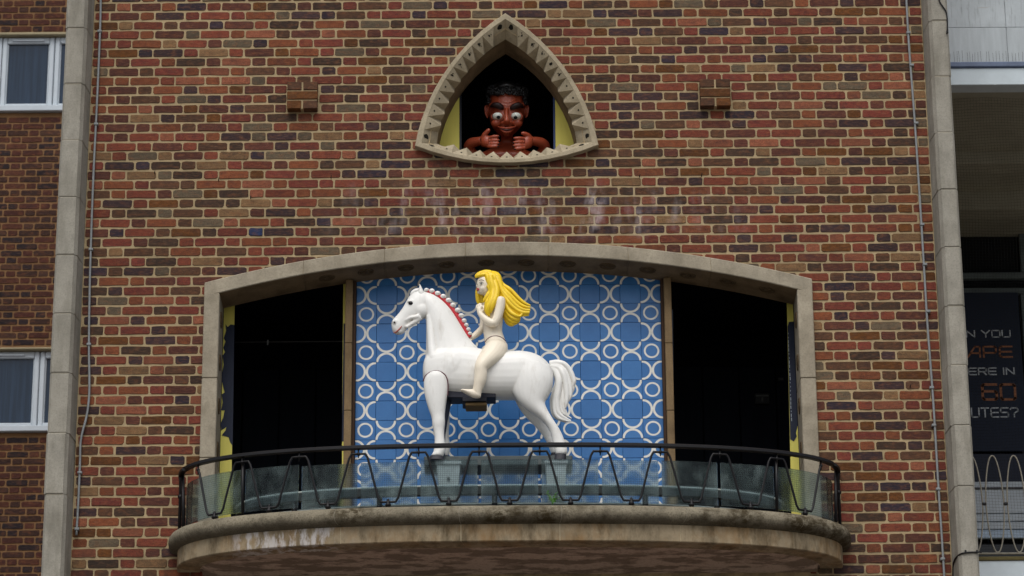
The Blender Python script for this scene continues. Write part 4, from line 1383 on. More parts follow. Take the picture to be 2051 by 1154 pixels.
# forelegs: separate boards with rounded tops, dark seam round the near one
def foreleg(y, dx, name):
    m = MB()
    L = [(262, 634, 316, 634, .034), (234, 656, 342, 656, .046), (222, 690, 355, 690, .050), (223, 738, 357, 738, .050), (232, 788, 352, 788, .047), (247, 838, 345, 838, .042), (262, 880, 341, 880, .037), (268, 906, 342, 906, .038),
         (269, 930, 341, 930, .038), (276, 962, 338, 962, .033), (282, 1000, 338, 1000, .031), (282, 1036, 343, 1036, .032), (279, 1062, 346, 1062, .035), (276, 1082, 343, 1082, .036), (266, 1100, 333, 1106, .037), (259, 1108, 331, 1113, .034)]
    m.loft([R1(a + dx, b_, c_ + dx, d_, e_, y) for a, b_, c_, d_, e_ in L], 22, 4)
    return m.sculpt(name, HORSE, horse, 0.0058, 4)
foreleg(-.128, 0, 'foreleg')
foreleg(.120, 26, 'foreleg')
arc = [(219, 684), (226, 664), (240, 647), (262, 633), (290, 627), (316, 632), (340, 648), (353, 672), (358, 700), (358, 735), (356, 768)]
MB().tube(smooth_line([z1(x, y, Y_H - .134) for x, y in arc], 4), 0.0042, 6).build('leg_seam', SEAM, horse, smooth=True)
# hooves
def hoof(pts_top, pts_bot, y, d0, d1):
    m = MB()
    m.loft([R1(*pts_top, d0, y), R1(*pts_bot, d1, y)], 18, 2, ex=2.4)
    return m.build('hoof', HOOF, horse, smooth=False)
hoof((258, 1108, 334, 1113), (250, 1132, 338, 1134), -.128, .037, .043)
hoof((340, 1108, 368, 1113), (336, 1132, 388, 1134), .10, .036, .042)
hoof((962, 1098, 1026, 1102), (954, 1134, 1024, 1134), -.085, .034, .042)
hoof((938, 1094, 990, 1098), (928, 1134, 994, 1134), .085, .032, .040)
# dark strut behind the foreleg, keel board and plank under the belly
m = MB()
m.loft([R1(340, 772, 386, 772, .02), R1(338, 850, 368, 850, .018), R1(332, 990, 344, 990, .014), R1(330, 1120, 342, 1120, .014)], 10, 2, ex=4)
m.build('strut', NAVY, horse)
p0, p1 = z1(356, 772, Y_H), z1(628, 796, Y_H)
MB().bbox((p0.x, Y_H - .075, p1.z), (p1.x, Y_H + .075, p0.z + 0.02), 0.004).build('keel_board', simple('keel_navy', (24, 28, 44), 0.6), horse)
p0, p1 = z1(440, 796, Y_H), z1(578, 820, Y_H)
MB().bbox((p0.x, Y_H - .085, p1.z), (p1.x, Y_H + .085, p0.z - 0.001), 0.004).build('keel_board', simple('keel_navy_dark', (18, 22, 34), 0.6), horse)
p0, p1 = z1(457, 821, Y_H), z1(578, 840, Y_H)
MB().bbox((p0.x, Y_H - .07, p1.z), (p1.x, Y_H + .07, p0.z - 0.001), 0.006).build('keel_plank', PLANK, horse)
# mane: red strip with white buttons
crest = [(228, 180), (262, 188), (298, 204), (330, 228), (360, 258), (388, 292), (412, 330), (434, 366), (454, 398), (472, 430), (480, 440)]
m = MB()
cl = smooth_line([z1(x + 2, y, Y_H) for x, y in crest], 4)
m.tube(cl, [0.014] + [0.0215] * (len(cl) - 2) + [0.012], 12)
m.build('mane_strip', RED, horse, smooth=True)
for x, y, r in ((232, 178, 13), (262, 183, 15), (295, 197, 15.5), (326, 214, 15.5), (356, 236, 15.5), (382, 263, 15.5), (408, 292, 16), (428, 322, 14.5), (444, 350, 13), (457, 375, 12), (468, 399, 11.5), (477, 423, 11)):
    s = r * 0.00129
    tx = MB().ell(z1(x + 5, y - 5, Y_H - 0.010), s * 1.12, 0.024, s * 0.95, 14, 9)
    o = tx.build('mane_button', HORSE, horse, smooth=True)
# forelock roll, ears, eye, nostril, mouth
m = MB()
m.tube(smooth_line([z1(x, y, Y_H - .004) for x, y in ((152, 214), (156, 194), (172, 180), (194, 174), (206, 178))], 4), smooth_vals([.006, .015, .018, .017, .012], 4), 12)
m.build('forelock', HORSE, horse, smooth=True)
for y in (-.030, .032):
    m = MB()
    m.loft([R1(192, 200, 222, 204, .013, y), R1(190, 186, 224, 190, .016, y), R1(193, 168, 219, 174, .012, y), R1(196, 152, 210, 156, .007, y), R1(197, 140, 202, 141, .003, y)], 12, 3)
    m.build('ear', HORSE, horse, smooth=True)
e_ = MB().ell(z1(148, 246, Y_H - .050),   .018, .013, .014, 16, 10, rot=Matrix.Rotation(0.35, 3, 'Y')).build('eye', EYEBLACK, horse, smooth=True)
MB().ell(z1(57, 354, Y_H - .041), .0065, .006, .0085, 12, 8, rot=Matrix.Rotation(-0.4, 3, 'Y')).build('nostril', simple('nostril_dark', (60, 50, 46), 0.7), horse, smooth=True)
m = MB()
m.tube(smooth_line([z1(x, y, Y_H + d) for x, y, d in ((50, 414, -.006), (62, 411, -.026), (76, 400, -.036), (90, 385, -.040), (98, 375, -.038))], 4), smooth_vals([.0022, .0045, .005, .0042, .002], 4), 8)
m.build('mouth', MOUTH, horse, smooth=True)
# tail: overlapping carved strands
TL = [[(930, 585), (975, 582), (1015, 592), (1044, 622), (1060, 655), (1070, 690), (1062, 716)],
      [(932, 590), (980, 590), (1018, 612), (1042, 650), (1058, 690), (1062, 730), (1050, 770)],
      [(934, 596), (982, 600), (1014, 630), (1034, 676), (1046, 724), (1048, 770), (1034, 806)],
      [(938, 602), (982, 612), (1008, 646), (1022, 700), (1028, 756), (1026, 806), (1022, 838)],
      [(940, 606), (980, 622), (1000, 662), (1008, 720), (1008, 780), (1014, 840), (1036, 882)],
      [(942, 610), (976, 630), (992, 674), (994, 734), (990, 796), (1002, 858), (1056, 896)],
      [(944, 612), (972, 634), (986, 680), (982, 736), (972, 800), (988, 872), (1054, 908)],
      [(946, 614), (968, 640), (980, 684), (970, 740), (957, 806), (972, 884), (1050, 916)],
      [(948, 614), (966, 640), (975, 684), (960, 740), (945, 800), (958, 880), (1030, 922)]]
m = MB()
for i, s in enumerate(TL):
    y = -0.010 + 0.012 * math.sin(i * 1.7)
    m.tube(smooth_line([z1(px, py, Y_H + y * (0.3 if q < 2 else 1)) for q, (px, py) in enumerate(s)], 5), smooth_vals([.020, .024, .021, .019, .018, .015, .004], 5), 10)
m.sculpt('tail', HORSE, horse, 0.0042, 1)

# ================================================================== THE RIDER
def RBb(ax, ay, bx, by, d, y=0.0): return (zb(ax, ay, Y_H + y), zb(bx, by, Y_H + y), d)
UB = 0.000632
rider = thing('rider_statue', 'painted wooden rider with long flowing yellow hair seated on the white horse', 'rider statue', zb(560, 1080, Y_H))
m = MB()
def limb(pts, n=12, sub=4):
    """pts: (x, y, radius in survey units, depth)"""
    m.tube(smooth_line([zb(x, y, Y_H + d) for x, y, r, d in pts], sub), smooth_vals([r * UB for x, y, r, d in pts], sub), n)
# head and neck
m.loft([RBb(370, 190, 520, 190, .030, -.01), RBb(330, 225, 560, 225, .046, -.01), RBb(318, 262, 570, 262, .052, -.01), RBb(318, 300, 560, 300, .052, -.01), RBb(320, 335, 530, 340, .048, -.01), RBb(326, 368, 500, 375, .042, -.01), RBb(336, 388, 470, 400, .034, -.01), RBb(350, 396, 440, 410, .022, -.01)], 20, 4)
m.loft([RBb(322, 285, 350, 285, .008, -.012), RBb(304, 305, 350, 305, .012, -.012), RBb(310, 316, 350, 318, .010, -.012)], 10, 3)   # nose
m.ell(zb(326, 345, Y_H - .014), .010, .014, .010, 10, 7)
m.ell(zb(342, 378, Y_H - .012), .013, .018, .012, 10, 7)
m.ell(zb(395, 330, Y_H - .040), .028, .018, .026, 12, 8)
m.loft([RBb(400, 360, 510, 360, .034), RBb(404, 410, 508, 410, .033), RBb(396, 450, 540, 450, .046)], 16, 3)
# torso
m.loft([RBb(420, 425, 540, 425, .040), RBb(398, 455, 596, 455, .068), RBb(384, 500, 626, 500, .080), RBb(380, 560, 630, 560, .078), RBb(384, 630, 628, 630, .072), RBb(388, 700, 620, 700, .064), RBb(392, 770, 612, 770, .061),
        RBb(393, 840, 614, 840, .064), RBb(402, 910, 638, 910, .074), RBb(415, 980, 664, 980, .083), RBb(430, 1040, 676, 1040, .085), RBb(450, 1095, 664, 1095, .078), RBb(480, 1130, 620, 1130, .05)], 24, 4)
m.ell(zb(398, 572, Y_H - .036), .027, .030, .030, 14, 9)
m.ell(zb(398, 572, Y_H + .036), .026, .030, .030, 14, 9)
# near arm folded across the chest, hand with its fingers
limb([(592, 450, 50, -.074), (590, 490, 58, -.080), (582, 560, 57, -.084), (566, 630, 53, -.088), (545, 690, 50, -.092), (515, 735, 47, -.094), (470, 725, 46, -.092), (420, 692, 41, -.086), (376, 650, 34, -.078), (352, 618, 30, -.072)])
limb([(355, 625, 28, -.072), (346, 590, 30, -.068), (342, 558, 26, -.064)])
for a in ([(330, 580, 12, -.062), (316, 552, 12, -.058), (322, 528, 10, -.052), (336, 516, 7, -.048)], [(338, 572, 12, -.068), (332, 540, 12, -.066), (344, 516, 10, -.062), (358, 506, 7, -.058)],
          [(348, 570, 12, -.072), (350, 538, 12, -.072), (362, 516, 10, -.070), (374, 506, 7, -.068)], [(358, 580, 11, -.074), (366, 552, 11, -.076), (374, 534, 9, -.075), (380, 524, 7, -.074)],
          [(362, 606, 13, -.070), (384, 590, 12, -.074), (398, 580, 9, -.076)]):
    limb(a, 8, 3)
# far arm reaching down to the mane
limb([(420, 470, 48, .070), (402, 560, 52, .082), (398, 650, 48, .088), (396, 740, 46, .086), (382, 795, 44, .080), (340, 840, 41, .066), (290, 880, 36, .048), (256, 905, 31, .036), (236, 918, 29, .030)])
for k in range(4):
    limb([(240 + k * 6, 905 + k * 8, 11, .012 - k * .004), (222 + k * 4, 918 + k * 8, 11, .002 - k * .004), (214 + k * 3, 934 + k * 7, 9, -.006 - k * .004)], 8, 3)
limb([(250, 896, 12, .02), (236, 888, 11, .010), (224, 892, 8, .0)], 8, 3)
# legs astride
def R1r(ax, ay, bx, by, d, y): return (z1(ax, ay, Y_H + y), z1(bx, by, Y_H + y), d)
for sg in (-1, 1):
    m.loft([R1r(600, 446, 694, 478, .050, sg * .050), R1r(582, 462, 694, 510, .066, sg * .068), R1r(556, 500, 676, 548, .068, sg * .098), R1r(532, 538, 640, 574, .060, sg * .132), R1r(516, 572, 600, 604, .052, sg * .156), R1r(508, 604, 580, 622, .047, sg * .166),
            R1r(507, 640, 579, 650, .044, sg * .168), R1r(504, 680, 572, 690, .042, sg * .167), R1r(501, 712, 558, 722, .035, sg * .166), R1r(496, 736, 547, 752, .030, sg * .166), R1r(500, 752, 544, 774, .026, sg * .166)], 20, 4)
    m.loft([R1r(540, 752, 540, 780, .018, sg * .166), R1r(524, 742, 524, 783, .026, sg * .167), R1r(500, 732, 500, 780, .029, sg * .168), R1r(478, 732, 478, 768, .030, sg * .169), R1r(456, 732, 454, 755, .030, sg * .170), R1r(440, 731, 440, 746, .024, sg * .170), R1r(430, 733, 430, 742, .010, sg * .170)], 16, 4)
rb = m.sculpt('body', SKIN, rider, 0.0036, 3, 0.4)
# seam between leg and trunk
MB().tube(smooth_line([z1(x, y, Y_H + d) for x, y, d in ((566, 466, -.112), (580, 448, -.118), (602, 434, -.120), (626, 430, -.120), (650, 434, -.116), (670, 446, -.108), (683, 460, -.096))], 4), 0.0032, 6).build('hip_seam', SEAM, rider, smooth=True)
# face: eyes, brows, lips
def facial(pts, r, mat, name, n=6, sub=4):
    MB().tube(smooth_line([zb(x, y, Y_H + d) for x, y, d in pts], sub), smooth_vals(r, sub), n).build(name, mat, rider, smooth=True)
e1 = MB().ell(zb(368, 277, Y_H - .0575), .0095, .005, .0060, 12, 8).build('eye', EYEWHITE, rider, smooth=True)
MB().ell(zb(366, 277, Y_H - .0618), .0048, .0025, .0050, 10, 6).build('iris', EYEBLACK, e1, smooth=True)
e2 = MB().ell(zb(322, 280, Y_H - .030), .003, .006, .0055, 10, 7).build('eye', EYEWHITE, rider, smooth=True)
MB().ell(zb(320, 281, Y_H - .033), .002, .003, .0040, 8, 6).build('iris', EYEBLACK, e2, smooth=True)
facial([(344, 272, -.052), (362, 265, -.0615), (384, 266, -.062), (396, 274, -.060)], [.0010, .0020, .0018, .0008], EYEBLACK, 'eyelid_line')
facial([(340, 248, -.050), (358, 236, -.058), (378, 234, -.060), (400, 244, -.060)], [.0012, .0022, .0020, .0010], simple('brow_brown', (96, 78, 66), 0.6), 'eyebrow')
facial([(312, 340, -.012), (322, 336, -.024), (336, 338, -.038), (346, 342, -.046)], [.0020, .0050, .0040, .0015], LIP, 'upper_lip', 8)
facial([(314, 352, -.012), (322, 354, -.024), (334, 352, -.036), (344, 345, -.045)], [.0020, .0052, .0044, .0015], LIP, 'lower_lip', 8)
# hair: cap, fringe, side locks and wind-blown strands
m = MB()
m.ell(zb(480, 262, Y_H - .004), .078, .066, .080, 22, 14)
def lock(pts, r, n=10):
    m.tube(smooth_line([zb(x, y, Y_H + d) for x, y, d in pts], 5), smooth_vals([q * UB for q in r], 5), n)
lock([(470, 160, -.01), (420, 150, -.014), (360, 164, -.016), (318, 190, -.018), (306, 214, -.02)], [40, 34, 30, 26, 10])
lock([(480, 170, -.03), (430, 172, -.04), (380, 178, -.044), (336, 192, -.036), (318, 208, -.028)], [40, 30, 24, 18, 8])
lock([(430, 170, -.048), (445, 205, -.060), (458, 260, -.064), (476, 320, -.064), (488, 370, -.062)], [24, 26, 24, 28, 26])
lock([(470, 190, -.060), (490, 280, -.066), (506, 360, -.070), (500, 430, -.080), (478, 500, -.088), (450, 560, -.088), (448, 620, -.080), (466, 655, -.076)], [34, 40, 38, 40, 40, 36, 28, 8])
lock([(450, 300, -.058), (486, 370, -.066), (478, 430, -.074), (440, 490, -.078), (426, 545, -.074), (430, 610, -.070), (448, 648, -.070)], [28, 30, 30, 28, 24, 20, 6])
lock([(520, 250, -.062), (545, 340, -.074), (540, 420, -.086), (514, 490, -.098), (490, 560, -.096), (476, 620, -.086)], [34, 36, 36, 32, 26, 8])
lock([(470, 370, -.060), (436, 420, -.066), (404, 470, -.064), (386, 500, -.062)], [26, 24, 18, 6])
lock([(345, 300, .030), (332, 360, .036), (330, 420, .040), (334, 480, .042), (342, 524, .040)], [22, 30, 30, 26, 10])
lock([(390, 330, .044), (380, 400, .046), (376, 450, .046), (366, 510, .046)], [30, 34, 30, 10])
flow = [([(430, 158), (550, 180), (604, 280), (706, 352), (796, 444), (862, 500), (938, 534)], [36, 40, 34, 34, 30, 26, 14], -.020),
        ([(450, 165), (552, 200), (600, 310), (690, 400), (780, 490), (856, 540), (938, 558)], [36, 40, 36, 34, 30, 26, 14], -.044),
        ([(470, 175), (560, 235), (610, 350), (690, 450), (776, 538), (856, 580), (936, 586)], [36, 40, 36, 34, 30, 26, 16], -.058),
        ([(480, 190), (564, 270), (620, 390), (690, 500), (770, 575), (850, 612), (930, 612)], [36, 38, 34, 32, 28, 26, 16], -.060),
        ([(490, 205), (566, 300), (626, 430), (688, 540), (764, 606), (840, 640), (922, 640)], [36, 36, 34, 30, 28, 26, 14], -.048),
        ([(600, 400), (640, 480), (684, 580), (748, 636), (812, 656), (838, 630), (826, 606)], [40, 34, 32, 30, 22, 16, 6], -.066),
        ([(610, 430), (640, 540), (680, 630), (742, 680), (800, 690), (822, 676)], [40, 36, 32, 30, 22, 8], -.052),
        ([(610, 460), (640, 580), (672, 668), (728, 714), (790, 716), (818, 702)], [42, 38, 32, 30, 22, 8], -.034),
        ([(620, 480), (644, 610), (670, 700), (716, 742), (770, 738), (800, 724)], [42, 36, 32, 28, 20, 6], -.016),
        ([(620, 500), (640, 630), (660, 715), (700, 756), (745, 765)], [42, 34, 26, 22, 8], .006),
        ([(520, 200), (590, 320), (680, 420), (770, 500), (840, 560), (930, 580)], [40, 40, 40, 36, 30, 14], .024),
        ([(520, 240), (600, 420), (680, 560), (750, 640), (820, 670)], [44, 44, 42, 36, 16], .030)]
for pts, r, d in flow:
    lock([(x, y, d * (0.5 + 0.5 * min(1, i / 3))) for i, (x, y) in enumerate(pts)], [q * (0.90 if i < 2 else 0.77) for i, q in enumerate(r)])
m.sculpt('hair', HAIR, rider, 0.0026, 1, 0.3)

# ================================================================== THE PEEPING FIGURE
Y_P = 0.47
U5 = 0.00057
peep = thing('peeping_figure', 'dark brown painted wooden figure with bulging eyes and raised hands in the pointed window', 'figure', z5(675, 1110, Y_P))
def R5(ax, ay, bx, by, d, y=0.0): return (z5(ax, ay, Y_P + y), z5(bx, by, Y_P + y), d)
m = MB()
def L5(pts, n=10, sub=4):
    m.tube(smooth_line([z5(x, y, Y_P + d) for x, y, r, d in pts], sub), smooth_vals([r * U5 for x, y, r, d in pts], sub), n)
m.loft([R5(560, 330, 780, 330, .06), R5(500, 352, 840, 352, .10), R5(462, 395, 882, 395, .122), R5(446, 450, 896, 450, .134), R5(444, 530, 898, 530, .136), R5(448, 610, 898, 610, .134), R5(452, 690, 892, 690, .130), R5(468, 750, 872, 750, .126),
        R5(502, 806, 834, 806, .118), R5(548, 850, 786, 850, .106), R5(596, 880, 742, 880, .088), R5(640, 896, 700, 896, .06)], 28, 4, ex=2.15)
m.ell(z5(545, 528, Y_P - .100), .062, .034, .022, 14, 9, rot=Matrix.Rotation(0.15, 3, 'Y'))
m.ell(z5(800, 528, Y_P - .100), .062, .034, .022, 14, 9, rot=Matrix.Rotation(-0.15, 3, 'Y'))
m.loft([R5(648, 560, 694, 560, .02, -.125), R5(644, 620, 698, 620, .026, -.136), R5(636, 690, 706, 690, .032, -.148), R5(628, 738, 716, 738, .034, -.152), R5(646, 768, 700, 768, .020, -.142)], 14, 4)
m.ell(z5(628, 742, Y_P - .138), .018, .016, .014, 10, 7); m.ell(z5(716, 742, Y_P - .138), .018, .016, .014, 10, 7)
m.ell(z5(540, 752, Y_P - .092), .042, .036, .032, 14, 9); m.ell(z5(806, 752, Y_P - .092), .042, .036, .032, 14, 9)
m.ell(z5(672, 870, Y_P - .088), .034, .030, .026, 12, 8)
L5([(556, 796, 8, -.108), (610, 808, 15, -.126), (650, 812, 17, -.134), (672, 816, 17, -.136), (694, 812, 17, -.134), (736, 806, 15, -.126), (788, 792, 8, -.108)])
L5([(572, 812, 8, -.108), (624, 850, 18, -.122), (672, 864, 20, -.128), (720, 850, 18, -.122), (772, 808, 8, -.108)])
for x, s in ((555, 1), (793, -1)):
    L5([(x + 78 * math.cos(a), 664 + 54 * math.sin(a), 9, -.114 - .016 * math.cos(a) * -s * -1 * s) for a in [2 * math.pi * k / 12 for k in range(13)]], 8, 2)
for pts in ([(565, 440), (620, 470), (680, 482), (740, 470), (795, 438)], [(550, 474), (610, 508), (680, 522), (745, 506), (805, 472)]):
    L5([(x, y, 7 if 0 < i < 4 else 3, (-.118, -.130, -.134, -.130, -.118)[i]) for i, (x, y) in enumerate(pts)], 8)
for sx in (-1, 1):
    cx = 672 + sx * 252
    m.ell(z5(cx, 592, Y_P - .01), .020, .028, .052, 12, 9)
    L5([(cx - sx * 6, 522, 12, -.03), (cx + sx * 18, 530, 13, -.036), (cx + sx * 26, 580, 12, -.036), (cx + sx * 10, 650, 11, -.03), (cx - sx * 12, 680, 12, -.026)], 8)
m.loft([R5(592, 840, 756, 840, .06, .02), R5(596, 930, 752, 930, .056, .10), R5(580, 1010, 770, 1010, .062, .16), R5(440, 1100, 910, 1100, .09, .18), R5(260, 1190, 1100, 1190, .12, .13), R5(260, 1290, 1100, 1290, .12, .13)], 24, 4)
# arms and hands resting on the sill
L5([(250, 1200, 95, .03), (190, 1080, 80, -.02), (215, 1010, 72, -.06), (290, 985, 62, -.09), (350, 975, 54, -.11)], 14)
L5([(1110, 1200, 95, .03), (1160, 1080, 80, -.02), (1130, 1010, 72, -.06), (1050, 985, 62, -.09), (990, 975, 54, -.11)], 14)
m.loft([R5(345, 920, 345, 1040, .030, -.115), R5(390, 908, 390, 1056, .034, -.125), R5(440, 912, 440, 1062, .032, -.132)], 14, 4)
m.loft([R5(1000, 915, 1000, 1050, .030, -.115), R5(955, 912, 955, 1075, .034, -.125), R5(905, 922, 905, 1085, .032, -.132)], 14, 4)
for i, (a, b_) in enumerate((((432, 940), (572, 918)), ((436, 978), (576, 968)), ((436, 1012), (574, 1010)), ((430, 1046), (560, 1046)))):
    mx, my = (a[0] + b_[0]) / 2, (a[1] + b_[1]) / 2 - 4 + i * 3
    L5([(a[0], a[1], 25, -.132), (mx - 10, my, 24, -.152), (b_[0] - 22, b_[1], 22, -.156), (b_[0], b_[1] + 3, 15, -.150)], 10)
for i, (a, b_) in enumerate((((910, 948), (762, 944)), ((908, 992), (756, 996)), ((908, 1034), (756, 1040)), ((912, 1066), (776, 1080)))):
    mx, my = (a[0] + b_[0]) / 2, (a[1] + b_[1]) / 2 - 4 + i * 2
    L5([(a[0], a[1], 25, -.132), (mx + 10, my, 24, -.152), (b_[0] + 22, b_[1], 22, -.156), (b_[0], b_[1] + 3, 15, -.150)], 10)
L5([(366, 950, 38, -.12), (384, 905, 36, -.135), (412, 868, 31, -.148), (438, 842, 27, -.156), (456, 828, 18, -.158)], 12)
L5([(972, 955, 38, -.12), (955, 915, 34, -.135), (925, 893, 30, -.148), (886, 882, 27, -.158), (858, 878, 18, -.160)], 12)
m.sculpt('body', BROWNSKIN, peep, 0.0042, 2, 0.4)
for cx, px, py in ((555, 566, 674), (793, 786, 678)):
    e_ = MB().ell(z5(cx, 662, Y_P - .114), .040, .040, .029, 18, 12).build('eye', EYEWHITE, peep, smooth=True)
    c = z5(px, py, Y_P - .1525)
    MB().ell(c, .0145, .005, .0140, 14, 8).build('iris', simple('iris_grey', (30, 34, 36), 0.7, spec=0.1), e_, smooth=True)
    MB().ell(c + Vector((0, -.0036, 0)), .0122, .004, .0118, 14, 8).build('pupil', PUPIL, e_, smooth=True)
BROWM = simple('brow_dark', (34, 13, 12), 0.5, 0.2, 30, 120, 0.1, 0.3)
for pts in ([(466, 540), (505, 518), (560, 522), (606, 548), (626, 572)], [(884, 546), (846, 520), (790, 526), (744, 552), (724, 576)]):
    mm = MB().tube(smooth_line([z5(x, y, Y_P + d) for (x, y), d in zip(pts, (-.112, -.134, -.140, -.138, -.132))], 5), smooth_vals([.008, .020, .024, .020, .009], 5), 10)
    mm.build('eyebrow', BROWM, peep, smooth=True)
mm = MB().tube(smooth_line([z5(x, y, Y_P + d) for x, y, d in ((562, 803, -.114), (620, 828, -.134), (672, 838, -.142), (724, 828, -.134), (780, 800, -.114))], 4), smooth_vals([.002, .005, .006, .005, .002], 4), 8)
mm.build('mouth', simple('mouth_dark', (56, 14, 18), 0.4), peep, smooth=True)
for x, y in ((570, 922), (574, 972), (572, 1014), (558, 1048), (764, 950), (758, 1000), (758, 1044), (776, 1082)):
    MB().ell(z5(x, y, Y_P - .164), .0075, .004, .0065, 8, 6).build('fingernail', BROWM, peep, smooth=True)
# curly hair
m = MB()
m.loft([R5(600, 258, 740, 258, .06, .00), R5(490, 290, 855, 290, .12, .00), R5(440, 335, 905, 335, .136, -.002), R5(440, 372, 905, 372, .134, .0), R5(418, 430, 926, 430, .110, .03), R5(412, 520, 930, 520, .12, .05)], 24, 4)
rh = random.Random(6)
for i in range(230):
    a = rh.uniform(0, 1)
    x = 672 + rh.uniform(-255, 255)
    top = 395 - 20 * (1 - ((x - 672) / 250) ** 2)
    y = rh.uniform(232 + 90 * ((x - 672) / 255) ** 2, top if abs(x - 672) < 225 else 500)
    f = (y - 232) / 180
    q_ = min(1, ((x - 672) / 262) ** 2)
    d = -(0.070 + 0.075 * min(1, max(0, f) * 1.6)) * math.sqrt(max(0.04, 1 - q_ * 0.9)) - 0.004
    c = z5(x, y, Y_P + d)
    s = rh.uniform(.011, .018)
    ax = Vector((rh.uniform(-.6, .6), -1, rh.uniform(-.5, .5))).normalized()
    u = ax.orthogonal().normalized(); v = ax.cross(u)
    st = rh.uniform(0, 6.28)
    pts = [c + (u * math.cos(st + t * .9) + v * math.sin(st + t * .9)) * s * (1 - t * .11) + ax * (t * .0022) for t in range(7)]
    m.tube(pts, [.0055, .0065, .0065, .006, .0055, .005, .0035], 6)
m.build('hair', HAIRBLACK, peep, smooth=True)

# ================================================================== LEFT NEIGHBOUR (set back)
Y_L = 9.5
left = thing('brick_building', 'dark brown brick building set far back, with white plastic framed windows', 'building', (-5.0, Y_L, 0))
LROW, LPER = 0.0758, 0.340
wins = [(66, 76, 217, 226), (697, 705, 857, 867)]        # lintel top, frame top, frame bottom, sill bottom (pixels)
holes = []
for lt, ft, fb, sb in wins:
    holes.append((at(60, lt, Y_L).z, at(60, sb, Y_L).z))
lw = empty_part('brick_wall', left)
WX0, WX1 = -5.95, -4.30
zz = [6.5] + sorted(sum([[h[1], h[0]] for h in holes], [])) + [18.2]
for a, b in zip(zz[0::2], zz[1::2]):
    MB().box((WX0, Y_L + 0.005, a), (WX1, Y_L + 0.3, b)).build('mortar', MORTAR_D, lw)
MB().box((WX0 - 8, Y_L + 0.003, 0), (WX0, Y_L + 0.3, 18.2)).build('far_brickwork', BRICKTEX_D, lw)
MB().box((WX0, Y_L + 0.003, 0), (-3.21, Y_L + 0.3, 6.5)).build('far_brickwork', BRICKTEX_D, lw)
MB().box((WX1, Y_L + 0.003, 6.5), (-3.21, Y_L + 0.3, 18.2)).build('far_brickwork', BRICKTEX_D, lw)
rl = random.Random(21)
LV = {nm: [brick_shape(w, 0.0625, rl) for _ in range(5)] for nm, w in (('stretcher', 0.2170), ('header', 0.1020))}
cand = []
for k in range(0, int((18.2 - 6.5) / LROW)):
    zc = 6.5 + (k + 0.5) * LROW
    if any(h[1] - 0.02 < zc < h[0] + 0.02 for h in holes): continue
    base = -5.2 + (0 if k % 2 == 0 else LPER / 2) + rl.uniform(-0.012, 0.012)
    for i in range(-4, 5):
        for c, w, nm in ((base + i * LPER, 0.1045, 'header'), (base + i * LPER + LPER / 2, 0.2195, 'stretcher')):
            if c - w / 2 < WX0 or c + w / 2 > WX1: continue
            q = proj((c, Y_L, zc))
            post = 137 - (q[1] / PH) * 52
            vis = (min(post, proj((c + w / 2, Y_L, zc))[0]) - max(0, proj((c - w / 2, Y_L, zc))[0])) if 0 < q[1] < PH else 0
            cand.append((vis, c, zc, nm))
cand.sort(key=lambda r: -r[0])
lsh, restl = {}, MB()
for i, (vis, c, zc, nm) in enumerate(cand):
    y = Y_L + rl.uniform(-0.002, 0.0015)
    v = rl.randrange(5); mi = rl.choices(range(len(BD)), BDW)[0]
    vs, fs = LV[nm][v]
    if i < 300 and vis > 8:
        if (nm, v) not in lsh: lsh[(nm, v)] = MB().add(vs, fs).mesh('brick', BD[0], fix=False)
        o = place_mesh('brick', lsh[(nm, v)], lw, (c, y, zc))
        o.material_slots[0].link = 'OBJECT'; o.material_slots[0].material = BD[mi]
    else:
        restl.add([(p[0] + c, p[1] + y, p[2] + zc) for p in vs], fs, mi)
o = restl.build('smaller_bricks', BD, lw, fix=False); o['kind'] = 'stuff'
LINTEL = simple('lintel_cream', (150, 140, 112), 0.8, 0.15, 6, 90, 0.1)
